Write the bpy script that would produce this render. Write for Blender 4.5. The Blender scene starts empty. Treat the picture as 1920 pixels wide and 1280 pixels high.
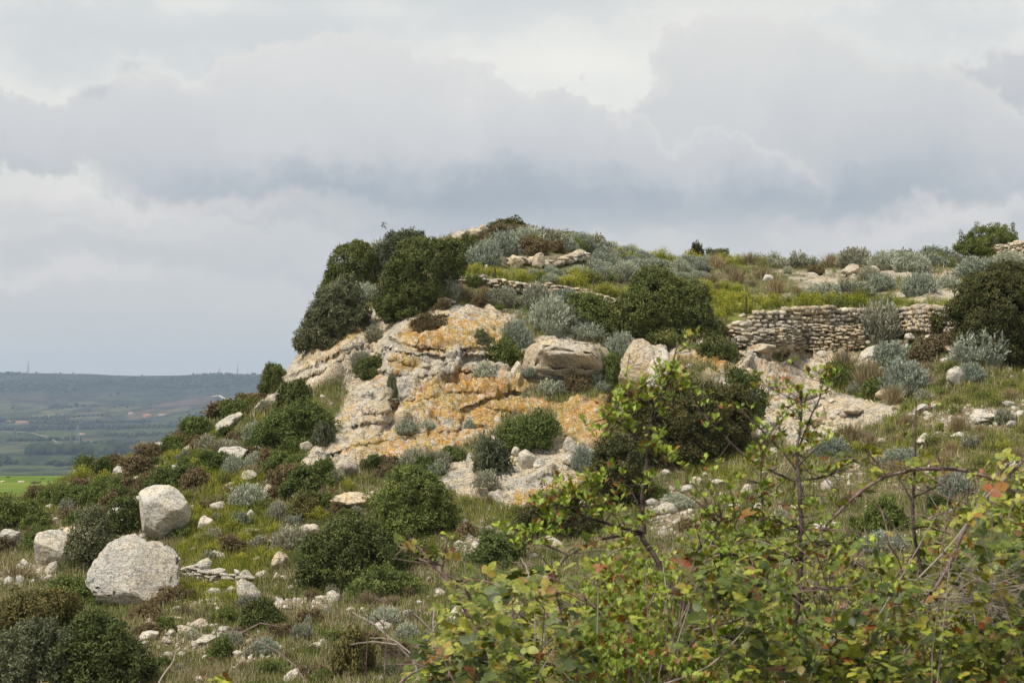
import bpy, math, random
import numpy as np
from mathutils import Vector, Matrix, Euler

scene = bpy.context.scene
R = math.radians
F_PX = 4160.0                      # focal length in pixels of the 1920 px wide photograph
PITCH = math.atan(100.0 / F_PX)

# ---------------------------------------------------------------- camera
cam = bpy.data.cameras.new('camera')
cam_o = bpy.data.objects.new('camera', cam)
scene.collection.objects.link(cam_o)
cam.sensor_width = 36.0
cam.lens = 36.0 * F_PX / 1920.0
cam_o.location = (0, 0, 0)
cam_o.rotation_euler = (R(90) + PITCH, 0, 0)
cam.clip_start = 0.1
cam.clip_end = 40000
cam.dof.use_dof = True
cam.dof.focus_distance = 70
cam.dof.aperture_fstop = 20.0
scene.camera = cam_o

# ---------------------------------------------------------------- sky
SUN_EL, SUN_AZ = R(56), R(-128)    # azimuth from the viewing direction, clockwise: behind the camera, to the left
world = bpy.data.worlds.new('World'); scene.world = world
world.use_nodes = True
try: world.cycles.sampling_method = 'MANUAL'; world.cycles.sample_map_resolution = 512
except Exception: pass
nt = world.node_tree; N = nt.nodes; L = nt.links
for n in list(N): N.remove(n)

def nd(tree, typ, **kw):
    n = tree.nodes.new(typ)
    for k, v in kw.items():
        if k.startswith('i_'):
            key = k[2:]
            key = int(key) if key.isdigit() else key.replace('_', ' ')
            n.inputs[key].default_value = v
        else: setattr(n, k, v)
    return n

class G:
    """small helper to write node graphs"""
    def __init__(s, tree): s.t = tree
    def put(s, n, i, v):
        if v is None: return
        if isinstance(v, bpy.types.NodeSocket): s.t.links.new(v, n.inputs[i])
        else: n.inputs[i].default_value = v
    def m(s, op, a, b=None, c=None, clamp=False):
        n = s.t.nodes.new('ShaderNodeMath'); n.operation = op; n.use_clamp = clamp
        s.put(n, 0, a); s.put(n, 1, b); s.put(n, 2, c); return n.outputs[0]
    def v(s, op, a, b=None, out=0, scale=None):
        n = s.t.nodes.new('ShaderNodeVectorMath'); n.operation = op
        s.put(n, 0, a); s.put(n, 1, b)
        if scale is not None: s.put(n, 3, scale)
        return n.outputs[out]
    def noise(s, vec, scale, detail=4, rough=.55, dist=0, out='Fac', lac=2.0):
        n = s.t.nodes.new('ShaderNodeTexNoise')
        s.put(n, 'Vector', vec); s.put(n, 'Scale', scale); s.put(n, 'Detail', detail)
        s.put(n, 'Roughness', rough); s.put(n, 'Distortion', dist); s.put(n, 'Lacunarity', lac)
        return n.outputs[out]
    def vor(s, vec, scale, feature='F1', out='Distance', rnd=1.0):
        n = s.t.nodes.new('ShaderNodeTexVoronoi'); n.feature = feature
        s.put(n, 'Vector', vec); s.put(n, 'Scale', scale); s.put(n, 'Randomness', rnd)
        return n.outputs[out]
    def mix(s, f, a, b, mode='MIX'):
        n = s.t.nodes.new('ShaderNodeMix'); n.data_type = 'RGBA'; n.blend_type = mode
        s.put(n, 0, f); s.put(n, 6, a); s.put(n, 7, b); return n.outputs[2]
    def ss(s, x, a, b, lo=0.0, hi=1.0):
        n = s.t.nodes.new('ShaderNodeMapRange'); n.interpolation_type = 'SMOOTHSTEP'
        s.put(n, 0, x); s.put(n, 1, a); s.put(n, 2, b); s.put(n, 3, lo); s.put(n, 4, hi); return n.outputs[0]
    def ramp(s, x, stops):
        n = s.t.nodes.new('ShaderNodeValToRGB'); e = n.color_ramp.elements
        while len(e) < len(stops): e.new(.5)
        for k, (p, c) in enumerate(stops):
            e[k].position = p; e[k].color = (*c, 1) if len(c) == 3 else c
        s.put(n, 0, x); return n.outputs[0]

def srgb(r, g, b):
    f = lambda c: (c/255/12.92) if c/255 <= .04045 else ((c/255+.055)/1.055)**2.4
    return (f(r), f(g), f(b), 1)
def px_dir(px, py):
    c, s = math.cos(PITCH), math.sin(PITCH)
    x, y = (px-960)/F_PX, (640-py)/F_PX
    d = Vector((x, c - y*s, s + y*c)); d.normalize(); return d

EXPOSURE = 1.42
EXPK = 2**-EXPOSURE          # the clouds keep their tone when the exposure is raised
def build_sky():
    g = G(nt)
    tc = nd(nt, 'ShaderNodeTexCoord').outputs['Generated']
    d = g.v('NORMALIZE', tc)
    sky = nd(nt, 'ShaderNodeTexSky', sky_type='NISHITA', sun_disc=False)
    sky.sun_elevation = SUN_EL; sky.sun_rotation = SUN_AZ
    sky.air_density = 1.2; sky.dust_density = 2.5
    K = 10.0*EXPK        # the sky texture is physically bright; cloud radiance is given in the same scale (background strength 0.1)
    def cc(r, g_, b, k=1.0):
        c = srgb(r, g_, b); k *= 1.16; return (c[0]*K*k*1.012, c[1]*K*k*1.01, c[2]*K*k*.955, 1)
    # direction warped by turbulence: cauliflower edges of the clouds
    n1 = g.v('SUBTRACT', g.noise(d, 9, 6, .6, out='Color'), (.5, .5, .5))
    n2 = g.v('SUBTRACT', g.noise(d, 34, 5, .6, out='Color'), (.5, .5, .5))
    w = g.v('ADD', d, g.v('SCALE', n1, scale=.060))
    w = g.v('ADD', w, g.v('SCALE', n2, scale=.036))
    n3 = g.v('SUBTRACT', g.noise(d, 110, 4, .6, out='Color'), (.5, .5, .5))
    w = g.v('ADD', w, g.v('SCALE', n3, scale=.010))
    sep = nd(nt, 'ShaderNodeSeparateXYZ'); L.new(d, sep.inputs[0]); z = sep.outputs[2]
    sepw = nd(nt, 'ShaderNodeSeparateXYZ'); L.new(w, sepw.inputs[0]); zw = sepw.outputs[2]
    flat = g.v('MULTIPLY', d, (1, 1, 3.5))
    # high thin overcast: pale, with soft long streaks
    st = g.noise(g.v('MULTIPLY', w, (1, 1, 4.0)), 7, 5, .5)
    high = g.mix(g.ss(st, .34, .66), cc(218, 217, 217), cc(198, 201, 207))
    high = g.mix(g.ss(g.noise(flat, 3.2, 3, .5), .58, .76), high, cc(230, 228, 226))
    col = g.mix(.04, high, sky.outputs[0])
    # layers: (list of blobs (px, py, rx, ry), bottom py, top py, colours bottom -> top, edge softness)
    def blobs(lst, soft):
        tot = None
        for (px, py, rx, ry) in lst:
            c = px_dir(px, py)
            q = g.v('MULTIPLY', g.v('SUBTRACT', w, tuple(c)), (F_PX/rx, F_PX/rx, F_PX/ry))
            f = g.m('SUBTRACT', 1.0, g.v('LENGTH', q, out=1))
            tot = f if tot is None else g.m('SMOOTH_MAX', tot, f, .25)
        return g.ss(tot, -soft, soft), tot
    def shade(py_top, py_bot, stops, warp=.5):
        zt, zb = px_dir(960, py_top).z, px_dir(960, py_bot).z
        n = nd(nt, 'ShaderNodeMapRange'); n.clamp = True
        zz = g.m('ADD', g.m('MULTIPLY', z, 1-warp), g.m('MULTIPLY', zw, warp))
        L.new(zz, n.inputs[0]); n.inputs[1].default_value = zb; n.inputs[2].default_value = zt
        return g.ramp(n.outputs[0], [(p, cc(*c)[:3]) for p, c in stops])
    tex = g.noise(w, 16, 6, .55)
    def layer(base, lst, soft, top, bot, stops, op=1.0, bump=.16):
        m, raw = blobs(lst, soft)
        c = shade(top, bot, stops)
        c = g.mix(g.ss(tex, .35, .68, 0, bump*1.5), c, cc(216, 215, 218))
        rim = g.m('MULTIPLY', g.ss(raw, .22, .0), .35)      # lit margin of the cloud
        c = g.mix(rim, c, cc(216, 214, 214))
        return g.mix(g.m('MULTIPLY', m, op), base, c)
    # right hand far cloud, dark bank at the right edge
    col = layer(col, [(1930, 190, 190, 75), (2150, 220, 260, 120)], .12, 110, 290,
                [(0, (188, 190, 197)), (.5, (172, 177, 189)), (1, (192, 194, 202))], .9)
    # tall cumulus, centre right
    col = layer(col, [(1440, 160, 190, 130), (1600, 250, 270, 130), (1330, 260, 180, 120), (1760, 300, 240, 90), (1500, 330, 420, 110), (2250, 330, 420, 80)],
                .05, 60, 420, [(0, (160, 168, 181)), (.25, (176, 181, 192)), (.55, (191, 194, 202)), (1, (206, 207, 211))], .92)
    # big central cumulus
    col = layer(col, [(640, 200, 270, 120), (420, 260, 270, 100), (830, 230, 230, 100), (1060, 260, 190, 100), (760, 320, 560, 120), (1250, 330, 300, 90), (230, 240, 120, 70), (-500, 260, 500, 70), (40, 260, 170, 60)],
                .05, 120, 440, [(0, (154, 165, 178)), (.22, (168, 175, 188)), (.5, (189, 192, 201)), (1, (206, 207, 212))], .95)
    # dark base band under both
    m, _ = blobs([(900, 395, 420, 52), (1330, 390, 420, 55), (620, 375, 260, 50), (1560, 370, 200, 45), (2300, 430, 500, 35), (-900, 380, 500, 40)], .9)
    col = g.mix(g.m('MULTIPLY', m, .72), col, cc(152, 163, 177))
    # small torn shreds
    m, _ = blobs([(265, 150, 55, 26), (200, 178, 50, 24)], .35)
    col = g.mix(g.m('MULTIPLY', m, .6), col, cc(182, 186, 196))
    # pale lower sky under the cloud base, and haze towards the horizon
    zt, zb = px_dir(960, 350).z, px_dir(960, 490).z
    jag = g.m('ADD', z, g.m('MULTIPLY', g.m('SUBTRACT', g.noise(flat, 8, 4, .5), .5), .03))
    low = g.ss(jag, zt, zb)
    lowc = g.mix(g.ss(z, px_dir(960, 450).z, px_dir(960, 700).z), cc(193, 195, 201), cc(186, 190, 194))
    # cloud veil low at the left
    col = g.mix(g.m('MULTIPLY', low, .88), col, lowc)
    m, _ = blobs([(180, 470, 330, 30), (520, 500, 260, 22), (60, 400, 260, 30)], .8)
    col = g.mix(g.m('MULTIPLY', m, .45), col, cc(180, 184, 194))
    m, _ = blobs([(300, 385, 320, 22), (40, 350, 120, 22), (120, 530, 160, 18), (1750, 420, 260, 26)], .8)
    col = g.mix(g.m('MULTIPLY', m, .6), col, cc(210, 207, 211))
    # below the horizon: plain ground haze
    col = g.mix(g.ss(z, -.01, -.06), col, cc(130, 130, 120))
    bg = nd(nt, 'ShaderNodeBackground'); bg.inputs[1].default_value = .1
    L.new(col, bg.inputs[0])
    out = nd(nt, 'ShaderNodeOutputWorld'); L.new(bg.outputs[0], out.inputs[0])
build_sky()

# ---------------------------------------------------------------- sun through thin cloud
sun = bpy.data.lights.new('sun', 'SUN'); sun.energy = 1.5; sun.angle = R(11); sun.color = (1, .95, .87)
sun_o = bpy.data.objects.new('sun', sun); scene.collection.objects.link(sun_o)
sd = Vector((math.sin(SUN_AZ)*math.cos(SUN_EL), math.cos(SUN_AZ)*math.cos(SUN_EL), math.sin(SUN_EL)))
sun_o.rotation_euler = sd.to_track_quat('Z', 'Y').to_euler()

vs = scene.view_settings
vs.view_transform = 'Standard'; vs.look = 'None'; vs.exposure = EXPOSURE; vs.gamma = 1.0; vs.use_curve_mapping = False
cy = scene.cycles
cy.use_denoising = True
cy.max_bounces = 5; cy.diffuse_bounces = 3; cy.glossy_bounces = 1; cy.transmission_bounces = 2; cy.volume_bounces = 0; cy.transparent_max_bounces = 4
cy.caustics_reflective = False; cy.caustics_refractive = False

# ---------------------------------------------------------------- numeric helpers
rng = np.random.default_rng(7)
random.seed(7)
_perm = np.random.default_rng(3).permutation(256).astype(np.int32); _perm = np.concatenate([_perm, _perm, _perm])
_grad = np.random.default_rng(5).normal(size=(256, 3)).astype(np.float32); _grad /= np.linalg.norm(_grad, axis=1)[:, None]
def perlin(p):
    p = np.asarray(p, np.float32); i = np.floor(p).astype(np.int32); f = p - i; i &= 255
    u = f*f*f*(f*(f*6-15)+10)
    res = 0
    for dx in (0, 1):
        for dy in (0, 1):
            for dz in (0, 1):
                h = _perm[_perm[_perm[(i[:, 0]+dx) & 255] + ((i[:, 1]+dy) & 255)] + ((i[:, 2]+dz) & 255)]
                gv = _grad[h & 255]
                w = (u[:, 0] if dx else 1-u[:, 0])*(u[:, 1] if dy else 1-u[:, 1])*(u[:, 2] if dz else 1-u[:, 2])
                res = res + w*(gv[:, 0]*(f[:, 0]-dx)+gv[:, 1]*(f[:, 1]-dy)+gv[:, 2]*(f[:, 2]-dz))
    return res*1.5
def fbm(p, scale=1.0, octv=4, rough=.5, ridged=False):
    p = np.asarray(p, np.float32)*scale; a = 1.0; s = 0; t = 0
    for o in range(octv):
        n = perlin(p + o*17.3)
        if ridged: n = 1-2*np.abs(n)
        s = s + a*n; t += a; a *= rough; p = p*2.03
    return s/t
def sstep(x, a, b):
    t = np.clip((x-a)/(b-a), 0, 1); return t*t*(3-2*t)
def unproject(px, py, Y):
    px = np.asarray(px, float); py = np.asarray(py, float); Y = np.asarray(Y, float)
    c, s = math.cos(PITCH), math.sin(PITCH)
    x, y = (px-960)/F_PX, (640-py)/F_PX
    dy = c - y*s; dz = s + y*c
    return np.stack([x/dy*Y, Y+0*dy, dz/dy*Y], -1)

def link(o): scene.collection.objects.link(o); return o
def mesh_np(name, V, F, mat=None, smooth=False, attrs=None):
    """V (n,3), F (m,k) with fixed k (3 or 4)"""
    me = bpy.data.meshes.new(name)
    V = np.ascontiguousarray(V, np.float32); F = np.ascontiguousarray(F, np.int32)
    me.vertices.add(len(V)); me.vertices.foreach_set('co', V.ravel())
    k = F.shape[1]
    me.loops.add(F.size); me.loops.foreach_set('vertex_index', F.ravel())
    me.polygons.add(len(F))
    me.polygons.foreach_set('loop_start', np.arange(0, F.size, k, dtype=np.int32))
    me.polygons.foreach_set('loop_total', np.full(len(F), k, np.int32))
    if smooth: me.polygons.foreach_set('use_smooth', np.ones(len(F), bool))
    for an, arr in (attrs or {}).items():
        a = me.attributes.new(an, 'FLOAT', 'POINT'); a.data.foreach_set('value', np.ascontiguousarray(arr, np.float32))
    me.update(calc_edges=True); me.validate()
    if mat: me.materials.append(mat)
    return me
def obj(name, me, parent=None, loc=None, mat=None):
    o = bpy.data.objects.new(name, me); link(o)
    if parent: o.parent = parent
    if loc is not None: o.location = loc
    if mat:
        if not me.materials: me.materials.append(mat)
        o.material_slots[0].link = 'OBJECT'; o.material_slots[0].material = mat
    return o
def tag(o, label=None, cat=None, group=None, kind=None):
    if label: o['label'] = label
    if cat: o['category'] = cat
    if group: o['group'] = group
    if kind: o['kind'] = kind
    return o
def empty(name, loc=(0, 0, 0)):
    o = bpy.data.objects.new(name, None); o.empty_display_size = .2; o.location = loc; return link(o)
# ================================================================ the hill (ground, cliff)
SKY_PTS = [(-900,1120),(-400,1030),(-200,985),(0,935),(60,928),(110,905),(150,878),(250,856),(300,838),(340,812),(400,778),(480,752),(520,722),(555,665),(585,625),(610,585),(640,535),(690,495),(760,470),(850,440),(900,431),(950,436),(1000,445),(1060,448),(1110,452),(1150,470),(1200,477),(1300,486),(1400,492),(1500,497),(1620,499),(1700,496),(1800,486),(1860,474),(1920,462),(2100,440),(2900,380)]
_sx = np.array([p[0] for p in SKY_PTS], float); _sy = np.array([p[1] for p in SKY_PTS], float)
def skyline(px): return np.interp(px, _sx, _sy)
BOT = 1800.0
CP = [(-900,1120,80),(-900,1500,60),(-600,1060,80),(-600,1280,58),(-600,1800,35),(0,935,80),(110,905,80),(300,838,80),(480,752,82),(560,660,83),(640,535,90),(760,472,97),(950,434,102),(1100,452,104),(1150,470,108),(1300,486,112),(1500,497,115),(1800,486,112),(1920,462,108),(2900,380,108),
(720,592,81.5),(850,572,80.5),(975,592,80.5),(900,522,86),(1000,500,92),(1130,560,86),(1250,640,80),(1370,600,83.4),(1500,576,83.6),(1760,573,83.6),(1900,560,84.5),(1650,530,96),(1300,520,98),
(1500,660,82),(1700,655,82),(780,700,77),(870,700,77),(660,720,77.5),(1000,700,77.5),(1140,660,79),(1200,700,77.5),(1350,690,77.5),(1500,740,77),(1700,740,75),(1920,690,76),
(570,870,71.5),(700,880,71.5),(850,850,72.5),(900,900,70.5),(1130,820,73),(1130,900,70),(1290,890,69.5),(1500,860,69),(1700,860,67),(1920,800,68),(600,760,76.5),(500,800,77),
(0,1000,72),(150,1000,70.5),(300,1000,68.5),(400,900,73),(500,900,72),(500,1000,67.5),(700,1000,66),(900,1000,65),(1300,1000,62.5),(1700,1000,59),(1920,950,60),
(0,1130,61),(300,1130,60.5),(600,1130,59.5),(900,1130,57.5),(1300,1150,54),(1900,1150,50),
(0,1280,52),(600,1280,51),(1200,1280,48),(1900,1280,43),(0,1800,34),(900,1800,33),(1900,1800,30),(2500,1280,42),(2500,1800,30),(2900,900,62),(2500,600,84)]
CP = np.array(CP, float)
def _tps(r2): return .5*r2*np.log(r2+1e-9)
_cx = CP[:, :2]/400.0
def _fit():
    n = len(CP); d2 = ((_cx[:, None]-_cx[None])**2).sum(-1)
    A = np.zeros((n+3, n+3)); A[:n, :n] = _tps(d2) + np.eye(n)*.002
    P = np.c_[np.ones(n), _cx]; A[:n, n:] = P; A[n:, :n] = P.T
    return np.linalg.solve(A, np.r_[np.log(CP[:, 2]), 0, 0, 0])
_w = _fit()
def depth0(px, py):
    q = np.stack([np.ravel(px), np.ravel(py)], -1)/400.0; out = np.zeros(len(q))
    for s in range(0, len(q), 40000):
        c = q[s:s+40000]; d2 = ((c[:, None]-_cx[None])**2).sum(-1)
        out[s:s+40000] = _tps(d2)@_w[:len(CP)] + _w[len(CP)] + c@_w[len(CP)+1:]
    return np.exp(out).reshape(np.shape(px))

def poly_sd(px, py, poly):
    """signed distance in photo pixels, positive inside"""
    P = np.array(poly, float); Q = np.roll(P, -1, 0)
    x = px.ravel(); y = py.ravel()
    out = np.full(len(x), -200.0)
    m = (x > P[:, 0].min()-70) & (x < P[:, 0].max()+70) & (y > P[:, 1].min()-70) & (y < P[:, 1].max()+70)
    x = x[m]; y = y[m]
    d = np.full(len(x), 1e9); ins = np.zeros(len(x), bool)
    for a, b in zip(P, Q):
        e = b-a; t = np.clip(((x-a[0])*e[0]+(y-a[1])*e[1])/(e@e+1e-9), 0, 1)
        d = np.minimum(d, np.hypot(x-a[0]-t*e[0], y-a[1]-t*e[1]))
        c = ((a[1] > y) != (b[1] > y)) & (x < (b[0]-a[0])*(y-a[1])/(b[1]-a[1]+1e-12)+a[0])
        ins ^= c
    out[m] = np.where(ins, d, -d)
    return out.reshape(px.shape)
def line_sd(px, py, line):
    """distance to an open polyline; sign positive BELOW it (larger py)"""
    x = px.ravel(); y = py.ravel(); P = np.array(line, float)
    d = np.full(len(x), 1e9); sg = np.ones(len(x))
    for a, b in zip(P[:-1], P[1:]):
        e = b-a; t = np.clip(((x-a[0])*e[0]+(y-a[1])*e[1])/(e@e+1e-9), 0, 1)
        dx = x-a[0]-t*e[0]; dy = y-a[1]-t*e[1]; dd = np.hypot(dx, dy)
        k = dd < d; d = np.where(k, dd, d)
        cr = e[0]*(y-a[1])-e[1]*(x-a[0])
        sg = np.where(k, np.sign(cr)*(1 if e[0] >= 0 else -1), sg)
    return (d*sg).reshape(px.shape)

ROCK = [
 [(486,752),(520,712),(556,660),(600,628),(650,590),(690,570),(722,590),(760,572),(830,565),(900,572),(975,585),(990,612),(975,650),(985,640),(1010,628),(1060,628),(1145,650),(1140,690),(1080,705),(1010,718),(975,738),(1060,752),(1140,742),(1140,835),(1060,822),(1030,770),(960,780),(900,822),(850,838),(790,862),(700,874),(660,897),(630,887),(562,874),(585,825),(640,775),(652,735),(640,700),(600,720),(560,748),(520,754)],
 [(820,900),(850,868),(900,845),(960,850),(1040,815),(1120,850),(1125,890),(1040,925),(960,950),(870,930)],
 [(1165,642),(1200,636),(1260,652),(1400,655),(1480,672),(1550,700),(1565,735),(1700,755),(1690,785),(1560,815),(1500,860),(1435,800),(1400,760),(1300,690),(1250,720),(1230,790),(1160,780),(1150,700)],
 [(1390,640),(1500,655),(1640,668),(1760,660),(1740,690),(1600,690),(1560,705),(1480,690),(1400,670)],
 [(600,940),(690,925),(700,945),(610,952)],
 [(1440,507),(1600,509),(1640,520),(1480,516)],[(1480,524),(1570,520),(1580,536),(1500,536)],[(1640,550),(1790,540),(1800,558),(1700,560)],[(1590,507),(1800,512),(1790,522),(1640,518)],[(1430,554),(1480,554),(1480,561),(1440,561)],
]
TERR = [[(1440,506),(1600,508),(1640,522),(1480,518)],[(1480,522),(1570,518),(1580,538),(1500,538)],[(1640,552),(1790,540),(1800,562),(1700,562)],[(1590,505),(1800,510),(1790,524),(1640,520)],[(1430,553),(1500,553),(1500,563),(1440,563)],
 [(250,1180),(420,1165),(460,1180),(380,1235),(260,1225)],[(300,1120),(420,1135),(420,1150),(310,1145)],[(860,985),(960,1000),(900,1070),(840,1040)],[(1560,880),(1600,860),(1640,900),(1540,930)],[(1700,780),(1930,750),(1930,790),(1760,820)],[(1480,880),(1420,870),(1460,850)],[(520,1130),(640,1110),(620,1150),(500,1160)],[(430,1230),(520,1200),(540,1240),(440,1260)],[(-20,1060),(80,1060),(120,1090),(-20,1110)],[(1200,930),(1290,900),(1330,990),(1230,1010)]]
LICH = [([(604,650),(640,610),(690,588),(690,612),(650,640),(610,672)],1.0),([(560,672),(600,650),(640,655),(590,690),(560,690)],.5),
 ([(745,625),(800,600),(900,590),(975,598),(985,625),(930,660),(880,655),(820,660),(750,650)],.8),([(730,678),(770,670),(785,690),(745,700)],1.0),
 ([(700,712),(735,700),(735,720),(705,725)],.6),([(790,720),(880,690),(960,715),(1010,715),(1010,740),(930,770),(880,800),(790,780),(745,775),(760,745)],.92),
 ([(700,815),(800,790),(900,800),(880,850),(790,860),(700,868),(640,840)],.75),([(860,790),(960,745),(1060,740),(1140,735),(1140,835),(1060,822),(1040,775),(960,775),(900,815)],1.0),
 ([(1262,665),(1330,660),(1390,668),(1370,700),(1280,705),(1240,690)],.95),([(1395,640),(1460,642),(1475,655),(1410,660)],.9),([(1410,680),(1480,690),(1490,740),(1440,760)],.45),
 ([(960,935),(1040,905),(1125,885),(1125,900),(1040,930)],1.0),([(640,800),(680,760),(655,740),(650,765)],.6),([(570,865),(640,845),(660,870),(600,885)],.3),([(830,470),(905,425),(920,432),(860,470)],.3)]
GREEN = [([(300,850),(420,840),(500,900),(520,1000),(500,1080),(420,1100),(330,1060),(330,960),(380,930)],1.0),([(1150,466),(1400,488),(1400,500),(1290,500),(1170,492)],1.0),
 ([(860,505),(1100,518),(1100,545),(980,525),(860,520)],1.0),([(1140,560),(1420,570),(1800,562),(1800,578),(1430,582),(1390,600)],1.0),([(1320,540),(1400,545),(1420,600),(1350,600)],1.0),([(1040,555),(1120,560),(1150,600),(1080,600)],.9),
 ([(330,1090),(470,1100),(460,1150),(340,1140)],.8),([(1560,670),(1680,680),(1640,760),(1560,730)],.4),([(1600,770),(1930,700),(1930,900),(1700,900)],.25),([(1330,860),(1430,840),(1400,900),(1300,900)],.8),([(870,940),(1000,950),(960,1000),(860,990)],.5),([(560,860),(640,890),(620,930),(540,900)],.6),([(0,930),(120,905),(120,960),(0,960)],.5),([(480,760),(600,760),(600,830),(480,830)],.5)]
# crack / ledge lines: overhang above the line, recess below (length of effect in px, depth in m)
LEDGE = [([(738,655),(790,664),(850,668),(905,664),(960,668)],20,.40),([(745,640),(800,652),(860,655),(930,650)],12,.22),([(735,700),(790,705),(850,698),(905,692)],14,.26),([(742,682),(800,690),(840,683)],8,.14),
 ([(660,745),(700,742),(735,752)],10,.18),([(745,748),(790,752),(850,732),(900,735)],12,.2),([(650,800),(720,790),(735,770)],16,.3),([(860,800),(870,765),(960,735),(1060,732)],18,.4),([(600,850),(700,830),(800,812),(900,800)],14,.2),
 ([(560,700),(620,668),(690,640)],16,.3),([(530,735),(600,700),(650,665)],14,.25),([(1000,665),(1060,680),(1130,668)],10,.25),([(990,640),(1050,660),(1120,655)],8,.15),([(1240,690),(1310,693),(1360,700)],12,.35),([(1080,745),(1110,748),(1125,760)],7,.3),([(1400,668),(1470,680),(1550,706)],14,.3),([(1420,735),(1500,745),(1560,742)],14,.25),([(850,880),(920,872),(1000,870)],9,.2),([(860,910),(940,915),(1040,890),(1120,880)],9,.2),([(1180,700),(1210,705),(1250,690)],9,.2)]

def hill_grid():
    pxs = np.concatenate([np.arange(-900, -60, 24), np.arange(-60, 1980, 2.6), np.arange(1980, 2900, 24)])
    s = np.concatenate([np.linspace(0, .62, 330, endpoint=False), np.linspace(.62, 1, 60)])
    PX, S = np.meshgrid(pxs, s)                 # rows x cols
    SK = skyline(PX); PY = SK + S*(BOT-SK)
    Y = depth0(PX, PY)
    rock = np.full(PX.shape, -200.0)
    for p in ROCK: rock = np.maximum(rock, poly_sd(PX, PY, p))
    base = unproject(PX, PY, Y)
    P3 = base.reshape(-1, 3)
    nz = fbm(P3, .9, 4).reshape(PX.shape); nz2 = fbm(P3, 3.2, 3).reshape(PX.shape)
    rk = sstep(rock + 16*nz + 9*nz2, -4, 6)
    soilp = fbm(P3*np.array([1, 1, 1.6])+31, .75, 4, .6).reshape(PX.shape)
    rk *= 1 - sstep(soilp, .16, .26)*np.where(PX > 1270, .95, .2)*sstep(rock, np.where(PX > 1270, 110, 60), 0)
    # bare patches, stony strips following the noise
    terr = np.full(PX.shape, -200.0)
    for p in TERR: terr = np.maximum(terr, poly_sd(PX, PY, p))
    sc = sstep(terr + 22*nz + 18*nz2, -3, 9)
    pn = fbm(P3*np.array([1, 1, 2.2]), .55, 5, .6).reshape(PX.shape)
    sc = np.maximum(sc, sstep(pn + .12*nz2, .27, .36)*.75*sstep(PY, 640, 720))
    gr = np.zeros(PX.shape)
    for p, a in GREEN: gr = np.maximum(gr, a*sstep(poly_sd(PX, PY, p)+22*nz, -16, 14))
    li = np.zeros(PX.shape)
    for p, a in LICH: li = np.maximum(li, a*sstep(poly_sd(PX, PY, p)+14*nz2+8*nz, -14, 10))
    # relief
    D = Y.copy()
    for ln, wd, am in LEDGE:
        sd = line_sd(PX, PY, ln) + 3.5*nz2 + 4*nz
        up = np.where(sd < 0, -am*np.exp(sd/(wd*1.6))*.7, am*np.exp(-sd/wd)*sstep(sd, 0, 2.5))
        D += .5*up*rk
    # gullies between buttresses
    for ln, wd, am in [([(722,590),(705,640),(690,700)],26,1.3),([(735,745),(742,790),(728,800)],9,.5),([(1145,655),(1150,720),(1145,790)],16,.9),([(655,700),(640,760)],20,.6),([(1255,650),(1238,700),(1230,780)],9,.5),([(1060,830),(980,870),(900,850)],16,.5)]:
        sd = np.abs(line_sd(PX, PY, ln)); D += am*np.exp(-(sd/wd)**2)
    # bulging blocks
    for (cx, cy_, rx, ry, am) in [(700,740,48,38,.8),(690,785,44,36,.5),(757,793,20,16,.4),(830,625,110,40,.22),(640,840,70,40,.4),(960,735,80,40,.5),(1100,800,45,60,.4),(1450,720,60,50,.6),(1430,655,50,18,.5),(1000,880,70,30,.5),(880,905,40,30,.5)]:
        q = ((PX-cx)/rx)**2+((PY-cy_)/ry)**2; D -= .6*am*np.sqrt(np.clip(1-q, 0, 1))
    P = unproject(PX, PY, D)
    # slightly flattening steps on terraces
    du = np.gradient(P, axis=1); dv = np.gradient(P, axis=0)
    nrm = np.cross(dv, du); nrm /= np.linalg.norm(nrm, axis=-1)[..., None]+1e-9
    nrm *= np.sign((nrm*(-P)).sum(-1))[..., None]
    P3 = P.reshape(-1, 3)
    bed = P3*np.array([.7, .7, 2.6]) + np.c_[P3[:, 2]*0, P3[:, 2]*0, P3[:, 0]*.35]      # bedding dips gently
    r1 = fbm(bed, .8, 5, .55, ridged=True).reshape(PX.shape)
    r2 = fbm(P3, 1.1, 5, .55).reshape(PX.shape)
    stair = bed[:, 2].reshape(PX.shape)*1.1 + .7*fbm(P3, .5, 3).reshape(PX.shape)
    fr = stair - np.floor(stair); stp = sstep(fr, 0, .8) - fr
    cell = fbm(P3, 5.5, 3, .6, ridged=True).reshape(PX.shape)
    joint = fbm(P3*np.array([1.0, 1.0, .45])+77, .9, 4, .5)
    jt = -np.exp(-(np.abs(joint.reshape(PX.shape))/.022)**2)         # upright joints
    bed2 = fbm(bed+13, 1.7, 4, .5).reshape(PX.shape); bl = -np.exp(-(np.abs(bed2)/.03)**2)   # thin bedding cracks
    # broad fracture planes: nearest of random cell centres gives a facet of its own tilt
    rr = np.random.default_rng(12); cen = P3[rr.choice(np.flatnonzero(rk.ravel() > .5), 420)]; tl = rr.normal(size=(420, 3))*.16; of = rr.normal(size=420)*.10
    m_ = np.flatnonzero(rk.ravel() > .02); fac = np.zeros(len(P3)); Pw = P3[m_] + .35*np.c_[fbm(P3[m_], 1.3, 3), fbm(P3[m_]+9, 1.3, 3), fbm(P3[m_]+19, 1.3, 3)]
    for q in range(0, len(m_), 20000):
        dd = ((Pw[q:q+20000, None]-cen[None])*[1, 1, 1.1]); j = (dd**2).sum(-1).argmin(1); e = P3[m_[q:q+20000]]-cen[j]; fac[m_[q:q+20000]] = of[j]+(e*tl[j]).sum(1)
    fac = np.clip(fac, -.35, .35).reshape(PX.shape)
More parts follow.
